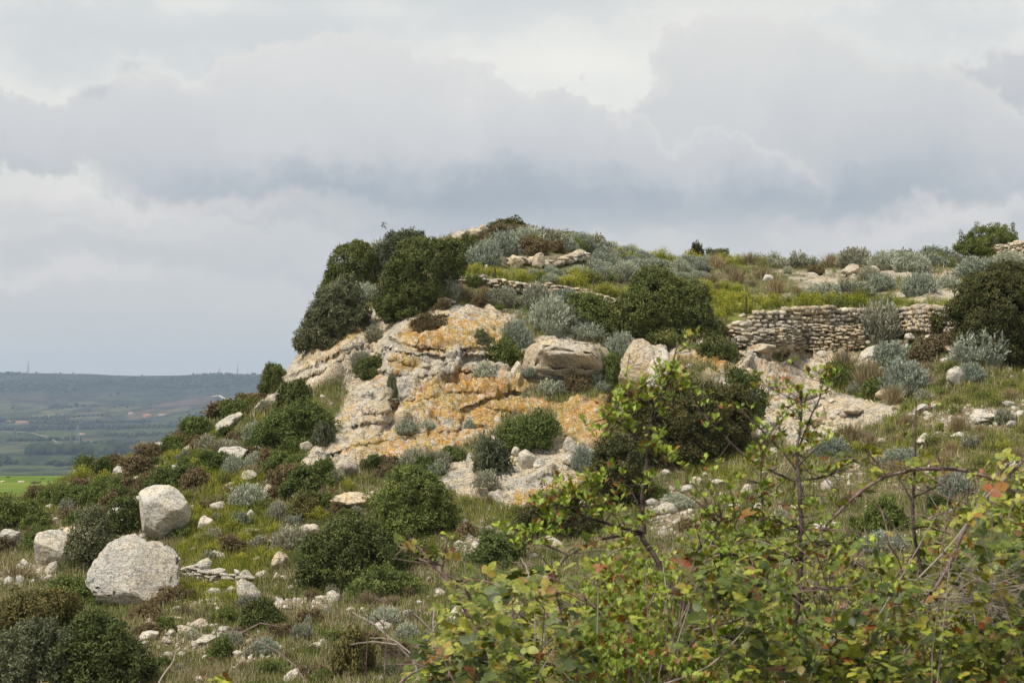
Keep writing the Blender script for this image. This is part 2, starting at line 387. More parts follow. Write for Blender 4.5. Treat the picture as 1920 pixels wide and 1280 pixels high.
    for _ in range(1): fac[1:-1, 1:-1] = (fac[1:-1, 1:-1]*2+fac[:-2, 1:-1]+fac[2:, 1:-1]+fac[1:-1, :-2]+fac[1:-1, 2:])/6
    dr = rk*(.07*r1 + .10*r2 + .12*stp + .030*cell + .14*jt + .10*bl + 1.0*fac)
    gsoft = fbm(P3, .45, 5, .5).reshape(PX.shape)
    slab = np.maximum(poly_sd(PX, PY, [(560,880),(600,812),(700,790),(900,800),(1000,745),(1140,745),(1140,840),(900,830),(700,880)]), poly_sd(PX, PY, [(740,600),(975,585),(980,640),(750,652)]))
    dr = dr*(1-.35*sstep(slab, -12, 18))*(1+.8*sstep(PX, 1260, 1330))
    fc = np.abs((nrm*P/np.linalg.norm(P, axis=-1)[..., None]).sum(-1)); dr = dr*(.12+.88*sstep(fc, .08, .5))
    dg = (1-rk)*(.28*gsoft + sc*(.10*r2+.07*cell+.05))
    edge = sstep(S, 0, .012)
    P = P + nrm*((dr+dg)*(.25+.75*edge))[..., None]
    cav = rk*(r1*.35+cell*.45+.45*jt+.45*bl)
    return pxs, s, P, dict(rock=rk, scree=sc, green=gr, lichen=li, cavity=cav), nrm
PXS, SS, HP, HA, HN = hill_grid()

def build_hill(mat):
    nr, nc = HP.shape[:2]
    # back of the hill: falls away behind the skyline
    back = []
    for k, (dy, dz) in enumerate([(60, -22), (25, -8), (10, -2.2), (4, -.5), (1.5, -.1)]):
        b = HP[0].copy(); b[:, 1] += dy; b[:, 2] += dz; b[:, 0] *= 1+dy/HP[0][:, 1]; back.append(b)
    A = np.concatenate([np.array(back), HP], 0)
    n = A.shape[0]
    idx = np.arange(n*nc).reshape(n, nc)
    F = np.stack([idx[:-1, :-1], idx[1:, :-1], idx[1:, 1:], idx[:-1, 1:]], -1).reshape(-1, 4)
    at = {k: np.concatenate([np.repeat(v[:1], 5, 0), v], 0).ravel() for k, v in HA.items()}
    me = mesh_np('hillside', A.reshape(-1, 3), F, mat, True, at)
    o = obj('hillside', me); tag(o, 'steep limestone hillside with orange lichen cliff and scrubby slopes', kind='structure')
    return o

def _gi(px, py):
    px = np.clip(np.asarray(px, float), PXS[0]+1, PXS[-1]-1); sk = skyline(px); s = np.clip((np.asarray(py, float)-sk)/(BOT-sk), 0, .999)
    ci = np.interp(px, PXS, np.arange(len(PXS))); ri = np.interp(s, SS, np.arange(len(SS)))
    return ci, ri
def _bil(A, ci, ri):
    c0 = np.minimum(ci.astype(int), A.shape[1]-2); r0 = np.minimum(ri.astype(int), A.shape[0]-2)
    fc = ci-c0; fr = ri-r0
    if A.ndim == 3: fc = fc[..., None]; fr = fr[..., None]
    return (A[r0, c0]*(1-fc)+A[r0, c0+1]*fc)*(1-fr)+(A[r0+1, c0]*(1-fc)+A[r0+1, c0+1]*fc)*fr
def ground(px, py): ci, ri = _gi(px, py); return _bil(HP, ci, ri)
def gattr(name, px, py): ci, ri = _gi(px, py); return _bil(HA[name], ci, ri)
def gnorm(px, py): ci, ri = _gi(px, py); return _bil(HN, ci, ri)
def G1(px, py): return Vector(ground(np.array([px]), np.array([py]))[0])

# ================================================================ materials
def new_mat(name):
    m = bpy.data.materials.new(name); m.use_nodes = True
    t = m.node_tree
    for n in list(t.nodes): t.nodes.remove(n)
    return m, t, G(t)
def finish(t, col, rough=.9, normal=None, spec=.2, trans=0.0):
    b = nd(t, 'ShaderNodeBsdfPrincipled'); out = nd(t, 'ShaderNodeOutputMaterial'); g = G(t)
    g.put(b, 'Base Color', col); g.put(b, 'Roughness', rough); b.inputs['Specular IOR Level'].default_value = spec
    if normal is not None: t.links.new(normal, b.inputs['Normal'])
    sh = b.outputs[0]
    if trans:
        tr = nd(t, 'ShaderNodeBsdfTranslucent'); g.put(tr, 'Color', col)
        mx = nd(t, 'ShaderNodeMixShader'); mx.inputs[0].default_value = trans
        t.links.new(sh, mx.inputs[1]); t.links.new(tr.outputs[0], mx.inputs[2]); sh = mx.outputs[0]
    t.links.new(sh, out.inputs[0])
def bump(t, h, dist, strength=1.0):
    b = nd(t, 'ShaderNodeBump'); b.inputs['Strength'].default_value = strength; b.inputs['Distance'].default_value = dist
    t.links.new(h, b.inputs['Height']); return b.outputs[0]

def attr(t, name):
    a = nd(t, 'ShaderNodeAttribute'); a.attribute_name = name; return a.outputs['Fac']

def rock_color(g, P, cav=None, warm=0.5):
    n1 = g.noise(P, .9, 5, .6); n2 = g.noise(P, 4.5, 6, .65); n3 = g.noise(P, 16, 4, .7)
    c = g.mix(g.ss(n1, .36, .58), (.50, .46, .39, 1), (.66, .53, .34, 1))
    c = g.mix(g.ss(n2, .49, .62), c, (.64, .575, .465, 1))
    c = g.mix(g.ss(n3, .58, .65, 0, .8), c, (.76, .73, .68, 1))            # white crust specks
    c = g.mix(g.ss(n3, .43, .36, 0, .75), c, (.17, .15, .12, 1))             # weathered pits
    n4 = g.noise(g.v('MULTIPLY', P, (1, 1, 2.8)), 2.4, 5, .6)
    c = g.mix(g.ss(n4, .58, .70, 0, .6), c, (.27, .25, .225, 1))            # grey biofilm streaks
    # thin cracks and solution grooves
    ck = g.noise(g.v('MULTIPLY', P, (1, 1, 1.5)), 1.5, 5, .6); ck2 = g.noise(g.v('MULTIPLY', P, (1, 1, 2.4)), 3.4, 4, .6)
    k1 = g.ss(g.m('ABSOLUTE', g.m('SUBTRACT', ck, .5)), .010, .0); k2 = g.ss(g.m('ABSOLUTE', g.m('SUBTRACT', ck2, .52)), .009, .0)
    kk = g.m('MAXIMUM', k1, g.m('MULTIPLY', k2, .8))
    c = g.mix(g.m('MULTIPLY', kk, .62), c, (.13, .105, .08, 1))
    n2 = g.m('SUBTRACT', n2, g.m('MULTIPLY', kk, .35))
    return c, n2, n3

def mat_hill():
    m, t, g = new_mat('hillside'); geo = nd(t, 'ShaderNodeNewGeometry'); P = geo.outputs['Position']
    rk, sc, gr, li, cav = [attr(t, k) for k in ('rock', 'scree', 'green', 'lichen', 'cavity')]
    rc, n2, n3 = rock_color(g, P)
    # orange lichen crusts, broken up by fine speckle
    Ps = g.v('MULTIPLY', g.v('ADD', P, g.v('MULTIPLY', P, (0, 0, 0))), (1.3, 1.0, .55)); l1 = g.noise(Ps, 3.0, 6, .7); l2 = g.noise(Ps, 7.5, 5, .75); l3 = g.noise(P, 22, 3, .7)
    lm = g.m('ADD', g.m('MULTIPLY', li, .50), g.m('ADD', g.m('MULTIPLY', g.m('SUBTRACT', l1, .5), 1.7), g.m('ADD', g.m('MULTIPLY', g.m('SUBTRACT', l2, .5), 1.4), g.m('MULTIPLY', g.m('SUBTRACT', l3, .5), 1.1))))
    lm = g.ss(lm, .30, .38)
    lc = g.mix(g.ss(g.noise(P, 1.1, 4, .6), .42, .60), (.50, .31, .055, 1), (.60, .27, .035, 1))
    lc = g.mix(g.ss(l2, .35, .6), (.38, .28, .09, 1), lc)
    n5 = g.noise(P, 10.5, 3, .65)
    lc = g.mix(g.ss(n5, .60, .635, 0, .9), lc, (.72, .68, .60, 1))
    rc = g.mix(g.m('MULTIPLY', lm, .88), rc, lc)
    # darker brown in the crevices, where the cavity value is low
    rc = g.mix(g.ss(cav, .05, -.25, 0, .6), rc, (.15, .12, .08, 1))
    # soil, dead grass, low green
    a = g.noise(P, 1.6, 6, .65); b = g.noise(P, 7, 5, .7); c_ = g.noise(P, .45, 4, .55)
    soil = g.mix(g.ss(b, .35, .65), (.22, .165, .11, 1), (.36, .29, .20, 1))
    dry = g.mix(g.ss(b, .35, .65), (.17, .14, .075, 1), (.32, .26, .15, 1))
    grn = g.mix(g.ss(b, .35, .65), (.07, .09, .03, 1), (.14, .165, .055, 1))
    ground_ = g.mix(g.ss(a, .42, .56), dry, grn)
    ground_ = g.mix(g.ss(c_, .55, .64, 0, .7), ground_, soil)
    lime = g.mix(g.ss(b, .35, .62), (.15, .18, .03, 1), (.27, .29, .05, 1))
    ground_ = g.mix(g.m('MULTIPLY', gr, g.ss(a, .36, .5, .3, .95)), ground_, lime)
    v = g.vor(P, 5.0); pale = g.mix(g.ss(v, .2, .5), rc, soil)
    ground_ = g.mix(g.m('MULTIPLY', sc, g.ss(b, .36, .52, .25, 1)), ground_, pale)
    col = g.mix(rk, ground_, rc)
    h = g.m('ADD', g.m('MULTIPLY', n2, 1.0), g.m('ADD', g.m('MULTIPLY', n3, .45), g.m('MULTIPLY', g.vor(P, 3.5, 'DISTANCE_TO_EDGE'), .35)))
    finish(t, col, .93, bump(t, h, .16, .9), .12)
    return m
MAT_HILL = mat_hill()
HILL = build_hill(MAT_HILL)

# near ground under the camera and the brambles, dropping into the gully
def near_ground():
    m, t, g = new_mat('near_ground'); P = nd(t, 'ShaderNodeNewGeometry').outputs['Position']
    b = g.noise(P, 5, 6, .7)
    c = g.mix(g.ss(b, .35, .65), (.06, .055, .03, 1), (.15, .14, .07, 1))
    finish(t, c, .95, bump(t, b, .05), .1)
    xs = np.linspace(-30, 35, 90); ys = np.concatenate([np.linspace(-25, 8, 30), np.linspace(8.5, 48, 60)])
    X, Y = np.meshgrid(xs, ys)
    Z = -1.75 - .02*np.clip(Y, 0, 10) - 11.0*sstep(Y, 9.5, 33) + .12*fbm(np.c_[X.ravel(), Y.ravel(), X.ravel()*0], .4, 3).reshape(X.shape)
    V = np.stack([X, Y, Z], -1).reshape(-1, 3); idx = np.arange(len(V)).reshape(X.shape)
    F = np.stack([idx[:-1, :-1], idx[:-1, 1:], idx[1:, 1:], idx[1:, :-1]], -1).reshape(-1, 4)
    o = obj('near_ground', mesh_np('near_ground', V, F, m, True)); tag(o, kind='structure')
near_ground()

# ================================================================ far country
def far_z(X, Y):
    """height of the far country"""
    n = fbm(np.c_[X.ravel()/1400, Y.ravel()/1400, 0*X.ravel()], 1, 5, .5).reshape(X.shape)
    n2 = fbm(np.c_[X.ravel()/260, Y.ravel()/420, 3+0*X.ravel()], 1, 4, .5).reshape(X.shape)
    ys = np.array([120, 300, 350, 520, 560, 900, 1500, 2200, 2800, 3600, 4600, 5400, 6200, 7000, 7450, 7600, 9500])
    zs = np.array([-60, -40, -16, -18.9, -40, -75, -88, -84, -84, -80, -66, -36, -8, 40, 71, 73, 40])
    z = np.interp(Y, ys, zs)
    amp = sstep(Y, 900, 2200)
    rid = fbm(np.c_[X.ravel()/520, 0*X.ravel(), 5+0*X.ravel()], 1, 5, .55).reshape(X.shape); z = z + sstep(Y, 6300, 7450)*(13*rid - .006*(X+1500))
    gul = fbm(np.c_[X.ravel()/330, Y.ravel()/2600, 9+0*X.ravel()], 1, 4, .6, ridged=True).reshape(X.shape); z = z + 16*gul*sstep(Y, 4600, 5800)*(1-sstep(Y, 6900, 7450))
    return z + amp*(8*n*(1+sstep(Y, 4000, 6000)) + 3.2*n2)*(1-.75*sstep(Y, 7000, 7450)) + (Y > 560)*0
def mat_far():
    m, t, g = new_mat('far_valley'); P = nd(t, 'ShaderNodeNewGeometry').outputs['Position']
    sep = nd(t, 'ShaderNodeSeparateXYZ'); t.links.new(P, sep.inputs[0])
    flat = g.v('MULTIPLY', P, (1, .35, 0))
    wv = g.v('ADD', flat, g.v('SCALE', g.noise(flat, .006, 3, .5, out='Color'), scale=90.0))
    cell = g.vor(wv, .006, 'F1', 'Color'); s2 = nd(t, 'ShaderNodeSeparateXYZ'); t.links.new(cell, s2.inputs[0])
    edge = g.vor(wv, .006, 'DISTANCE_TO_EDGE')
    c = g.ramp(s2.outputs[0], [(0, (.055, .085, .02)), (.3, (.09, .12, .03)), (.5, (.16, .115, .07)), (.68, (.07, .095, .03)), (.85, (.24, .19, .12)), (1, (.06, .10, .025))])
    c = g.mix(g.ss(edge, .10, .04, 0, .8), c, (.02, .035, .015, 1))
    scrub = g.noise(g.v('MULTIPLY', P, (1, .5, 1)), .022, 7, .7)
    c = g.mix(g.ss(scrub, .47, .55, 0, .8), c, (.018, .030, .014, 1))
    c = g.mix(g.ss(g.noise(flat, .05, 5, .7), .63, .70, 0, .8), c, (.34, .29, .22, 1))
    c = g.mix(1.0, c, (.75, .72, .75, 1), 'MULTIPLY')
    up = g.ss(sep.outputs[1], 5200, 6400)      # scrub covered upper slope of the plateau
    sc2 = g.noise(g.v('MULTIPLY', P, (1, .4, 1)), .012, 8, .72)
    dark = g.mix(g.ss(sc2, .42, .6), (.008, .016, .012, 1), (.04, .05, .032, 1))
    dark = g.mix(g.ss(g.noise(flat, .03, 5, .7), .64, .70, 0, .7), dark, (.26, .23, .18, 1))
    c = g.mix(g.m('MULTIPLY', up, .85), c, dark)
    near = g.ss(sep.outputs[1], 620, 560)
    a = g.noise(g.v('MULTIPLY', P, (1, .4, 1)), .05, 6, .65)
    field = g.mix(g.ss(a, .40, .62), (.10, .155, .02, 1), (.16, .20, .035, 1))
    field = g.mix(g.ss(g.noise(P, .18, 5, .7), .62, .70, 0, .7), field, (.20, .17, .10, 1))
    c = g.mix(near, c, field)
    finish(t, c, .95, bump(t, scrub, 3.0, .6), .05)
    return m
def build_far():
    ys = np.concatenate([np.linspace(120, 620, 60), np.linspace(640, 3000, 70), np.linspace(3030, 7800, 190), np.linspace(7900, 9500, 8)])
    u = np.linspace(-.62, .62, 520)
    U, Y = np.meshgrid(u, ys); X = U*(Y+150)
    Z = far_z(X, Y)
    V = np.stack([X, Y, Z], -1).reshape(-1, 3); idx = np.arange(len(V)).reshape(X.shape)
    F = np.stack([idx[:-1, :-1], idx[:-1, 1:], idx[1:, 1:], idx[1:, :-1]], -1).reshape(-1, 4)
    o = obj('valley', mesh_np('valley', V, F, mat_far(), True)); tag(o, 'wide patchwork valley rising to a flat scrubby plateau', kind='structure')
build_far()
# ================================================================ stones, boulders, dry-stone walls
def mat_rock(name, k=1.0, warm=0.0, orange=0.0, dark=0.0):
    m, t, g = new_mat(name)
    P = nd(t, 'ShaderNodeTexCoord').outputs['Object']
    inf = nd(t, 'ShaderNodeObjectInfo')
    geo = nd(t, 'ShaderNodeNewGeometry')
    W = geo.outputs['Position']
    c, n2, n3 = rock_color(g, W)
    if name == 'limestone': c = g.mix(.38, c, (.60, .585, .55, 1))
    if warm: c = g.mix(warm*.6, c, (.50, .36, .22, 1))
    if dark: c = g.mix(dark, c, (.20, .175, .15, 1))
    tone = g.ramp(inf.outputs['Random'], [(0, (.60, .60, .60)), (.25, (.90, .87, .84)), (.5, (1.05, 1.05, 1.03)), (.75, (.78, .77, .76)), (1, (1.25, 1.25, 1.22))])
    c = g.mix(1.0 if dark else .35, c, tone, 'MULTIPLY')
    if orange:
        lm = g.ss(g.noise(W, 3.0, 6, .75), .62-.2*orange, .70-.2*orange)
        c = g.mix(g.m('MULTIPLY', lm, .85), c, (.50, .24, .05, 1))
    h = g.m('ADD', n2, g.m('ADD', g.m('MULTIPLY', n3, .5), g.m('MULTIPLY', g.vor(W, 5, 'DISTANCE_TO_EDGE'), .4)))
    finish(t, c, .93, bump(t, h, .09, .9), .12)
    return m
M_LIME = mat_rock('limestone')
M_LIMEW = mat_rock('warm_limestone', warm=.35)
M_LIMEO = mat_rock('lichen_limestone', warm=.25, orange=.35)
M_WALL = mat_rock('wall_stone', dark=.01, warm=.0)
M_WALLP = mat_rock('pale_wall_stone', dark=.02, warm=.05)

def ico(sub):
    import bmesh
    bm = bmesh.new(); bmesh.ops.create_icosphere(bm, subdivisions=sub, radius=1.0)
    V = np.array([v.co[:] for v in bm.verts]); F = np.array([[v.index for v in f.verts] for f in bm.faces]); bm.free()
    return V, F
_ICO = {k: ico(k) for k in (1, 2, 3, 4, 5)}
def rock_shape(seed, sub=3, cuts=9, rough=.16, fine=.05, strata=0.0):
    r = np.random.default_rng(seed); V, F = _ICO[sub]; V = V.copy()
    for _ in range(cuts):                      # broken planar facets
        n = r.normal(size=3); n /= np.linalg.norm(n); h = r.uniform(.45, .80)
        d = V@n; V = V - np.where(d > h, (d-h)*.85, 0)[:, None]*n
    nn = V/np.linalg.norm(V, axis=1)[:, None]
    V = V + nn*(rough*.8*fbm(V+seed*3.1, 1.3, 4)[:, None])
    if sub >= 3: V = V + nn*(fine*fbm(V+seed, 4, 5, .65, ridged=True)[:, None])
    if strata:
        zz = V[:, 2]*4.5 + .5*fbm(V+seed, 1.1, 3) + .35*V[:, 0]; f = zz-np.floor(zz)
        rad = 1 + strata*(sstep(f, .0, .35)*(1-sstep(f, .8, 1.0)) - .6); V[:, :2] *= rad[:, None]
    return V, F
def norm_shape(V):
    lo, hi = V.min(0), V.max(0); V = (V-(lo+hi)/2)/(hi-lo)
    V[:, 2] += .5; return V                # unit box, base at z=0
STONES = []
for k in range(12):
    V, F = rock_shape(40+k, 1, 3, .05); V = np.sign(V)*np.abs(V)**.62; V += .07*np.random.default_rng(k).normal(size=V.shape); STONES.append(mesh_np('stone', norm_shape(V), F, None, False))
BOULDERS = []
for k in range(9):
    V, F = rock_shape(80+k, 4, 14, .16, .07, strata=.05); BOULDERS.append(mesh_np('boulder', norm_shape(V), F, None, True))

PLACED = []         # (px, py, kind) of everything put on the hill, used to word the labels
def put(o, px, py, w, h, depth=None, sink=.12, rot=None, tilt=(0, 0), yoff=0.0):
    """stand an object with a unit-size mesh on the hill so that it measures w x h photo pixels"""
    p = G1(px, py); s = p.y/F_PX
    W_, H_ = w*s, h*s/(1-sink)
    o.location = (p.x, p.y + yoff, p.z - sink*H_)
    D_ = depth*s if depth else W_
    o.scale = (W_, D_, H_)
    o.rotation_euler = (tilt[0], tilt[1], rot if rot is not None else 0)
    return o

ROCKS = []   # (px, base py, w, h, material, tilt, label)
def rock(px, py, w, h, mat, label, tilt=0.0, mesh=None, group=None, rot=None, sink=.18, cat='boulder', name='boulder', dep=None):
    me = mesh or BOULDERS[len(ROCKS) % 9]; ROCKS.append(1)
    o = obj(name, me, mat=mat)
    put(o, px, py, w, h, dep or w*.9, sink, rot if rot is not None else (0 if mesh else random.uniform(-.5, .5)), (0, R(tilt)))
    tag(o, label, cat, group); return o

def hero(seed, fn, sub=5, cuts=7, rough=.12, fine=.03, strata=0.0):
    V, F = rock_shape(seed, sub, cuts, rough, fine, strata); V = norm_shape(V); V[:, 2] -= .5
    V = fn(V) if fn else V
    return mesh_np('boulder', norm_shape(V), F, None, True)
def outline_mesh(seed, pts, depth, beds=0.0, cracks=.0, rough=.035, sub=5, flat=.75, lean=0.0):
    """rock whose front view follows an outline; rounded, with its own depth"""
    P = np.array(pts, float); lo, hi = P.min(0), P.max(0); c = (lo+hi)/2; sc = (hi-lo).max()
    Q = (P-c)/sc; Q[:, 1] *= -1; a = np.arctan2(Q[:, 1], Q[:, 0]); r = np.hypot(Q[:, 0], Q[:, 1]); o = np.argsort(a); a, r = a[o], r[o]
    a = np.r_[a-2*math.pi, a, a+2*math.pi]; r = np.r_[r, r, r]
    V, F = _ICO[sub]; th = np.arctan2(V[:, 2], V[:, 0]); s_ = np.hypot(V[:, 0], V[:, 2])
    k = np.ones(len(V)); Rr = (np.interp(th-.05, a, r)+np.interp(th, a, r)+np.interp(th+.05, a, r))/3
    X = Rr*np.cos(th)*s_**flat; Z = Rr*np.sin(th)*s_**flat; Y = np.sign(V[:, 1])*np.abs(V[:, 1])**.8*depth*.5
    W = np.stack([X, Y, Z], 1); nn = V/np.linalg.norm(V, axis=1)[:, None]
    front = np.clip(-V[:, 1], 0, 1)
    rr = np.random.default_rng(seed)
    W += nn*(rough*1.6*fbm(W+seed, 3.0, 4))[:, None] + nn*(rough*fbm(W+seed*2, 9, 5, .6, ridged=True))[:, None]
    if cracks:
        f = fbm(W*[1, 1, 1]+seed*5, 4.5, 3); g_ = fbm(W+seed*7, 9, 3)
        W -= nn*(cracks*np.exp(-(np.abs(f)/.03)**2) + cracks*.6*np.exp(-(np.abs(g_)/.04)**2))[:, None]
    if beds:
        w = Z*9 + 1.1*fbm(W+seed, 3, 4)*1.2 + X*1.2; fr = w-np.floor(w)
        W[:, 1] += beds*(sstep(fr, .0, .12)*-1+1)*front + beds*.8*fbm(np.c_[X*0, X*2, np.floor(w)*3.7+seed], 1, 2)*front
        W[:, 1] -= -beds*2.2*front*sstep(-Z, -.08, .22)
    W[:, 1] += lean*W[:, 2]
    for _ in range(10 if not beds else 3):        # broken faces
        n_ = rr.normal(size=3); n_[1] = -abs(n_[1])*1.3-.3; n_ /= np.linalg.norm(n_); d_ = W@n_; h_ = np.quantile(d_, rr.uniform(.82, .96)); W -= np.where(d_ > h_, (d_-h_)*.9, 0)[:, None]*n_
    return mesh_np('boulder', norm_shape(W), F, None, True)
OL_UP = [(262,925),(268,914),(283,911),(300,917),(320,922),(338,935),(350,950),(356,970),(352,992),(340,1004),(300,1010),(275,1010),(261,1004),(259,985),(257,960),(261,940)]
OL_WD = [(164,1075),(175,1050),(190,1030),(215,1003),(235,999),(255,1001),(275,1010),(300,1008),(322,1016),(337,1024),(334,1050),(336,1080),(326,1110),(290,1126),(250,1130),(215,1130),(194,1128),(183,1105),(167,1092)]
OL_BL = [(985,650),(992,634),(1010,628),(1055,630),(1090,638),(1115,640),(1140,648),(1142,668),(1120,684),(1090,696),(1050,702),(1010,704),(984,702),(979,682),(984,665)]
OL_KN = [(1166,660),(1172,648),(1190,640),(1212,640),(1226,652),(1226,680),(1224,710),(1222,748),(1190,748),(1163,742),(1158,712),(1168,690)]
OL_PI = [(1226,664),(1232,650),(1246,650),(1256,658),(1258,680),(1252,710),(1250,750),(1240,782),(1216,780),(1208,740),(1220,710)]
rock(306, 1008, 99, 99, M_LIME, 'tall upright pale limestone boulder standing behind the broad cracked boulder', mesh=outline_mesh(201, OL_UP, .9, rough=.03, lean=.25, cracks=.012), sink=.02, dep=90)
rock(251, 1128, 174, 129, M_LIME, 'largest broad cracked limestone boulder in front of the upright boulder', mesh=outline_mesh(206, OL_WD, .7, cracks=.035, rough=.04, lean=.9), sink=.01, dep=120)
rock(112, 1058, 78, 66, M_LIME, 'rounded pale boulder left of the grey-green round bush', tilt=-12, mesh=hero(211, None))
rock(165, 1012, 110, 40, M_LIMEW, 'long tilted pale slab behind the grey-green round bush', tilt=-24)
rock(225, 962, 48, 18, M_LIME, 'small flat pale slab above the dark bush beside the upright boulder', tilt=-16)
rock(1064, 704, 172, 76, M_LIMEW, 'big layered limestone block overhanging the ledge below the silver shrubs', mesh=outline_mesh(221, OL_BL, .65, lean=.25, beds=.11, cracks=.014, rough=.02, flat=.55), sink=.05, dep=120, cat='rock outcrop', name='rock_outcrop')
rock(966, 702, 34, 36, M_LIME, 'grey limestone knob at the left foot of the layered block', tilt=10, cat='rock', name='rock')
rock(1193, 748, 68, 108, M_LIMEW, 'tall white limestone knob below the big domed juniper', mesh=outline_mesh(231, OL_KN, .8, cracks=.02, rough=.05), sink=.0, dep=80, cat='rock outcrop', name='rock_outcrop')
rock(1233, 782, 52, 132, M_LIME, 'pitted white limestone pillar right of the tall white knob', mesh=outline_mesh(235, OL_PI, .7, cracks=.02, rough=.06), sink=.0, dep=60, cat='rock outcrop', name='rock_outcrop')
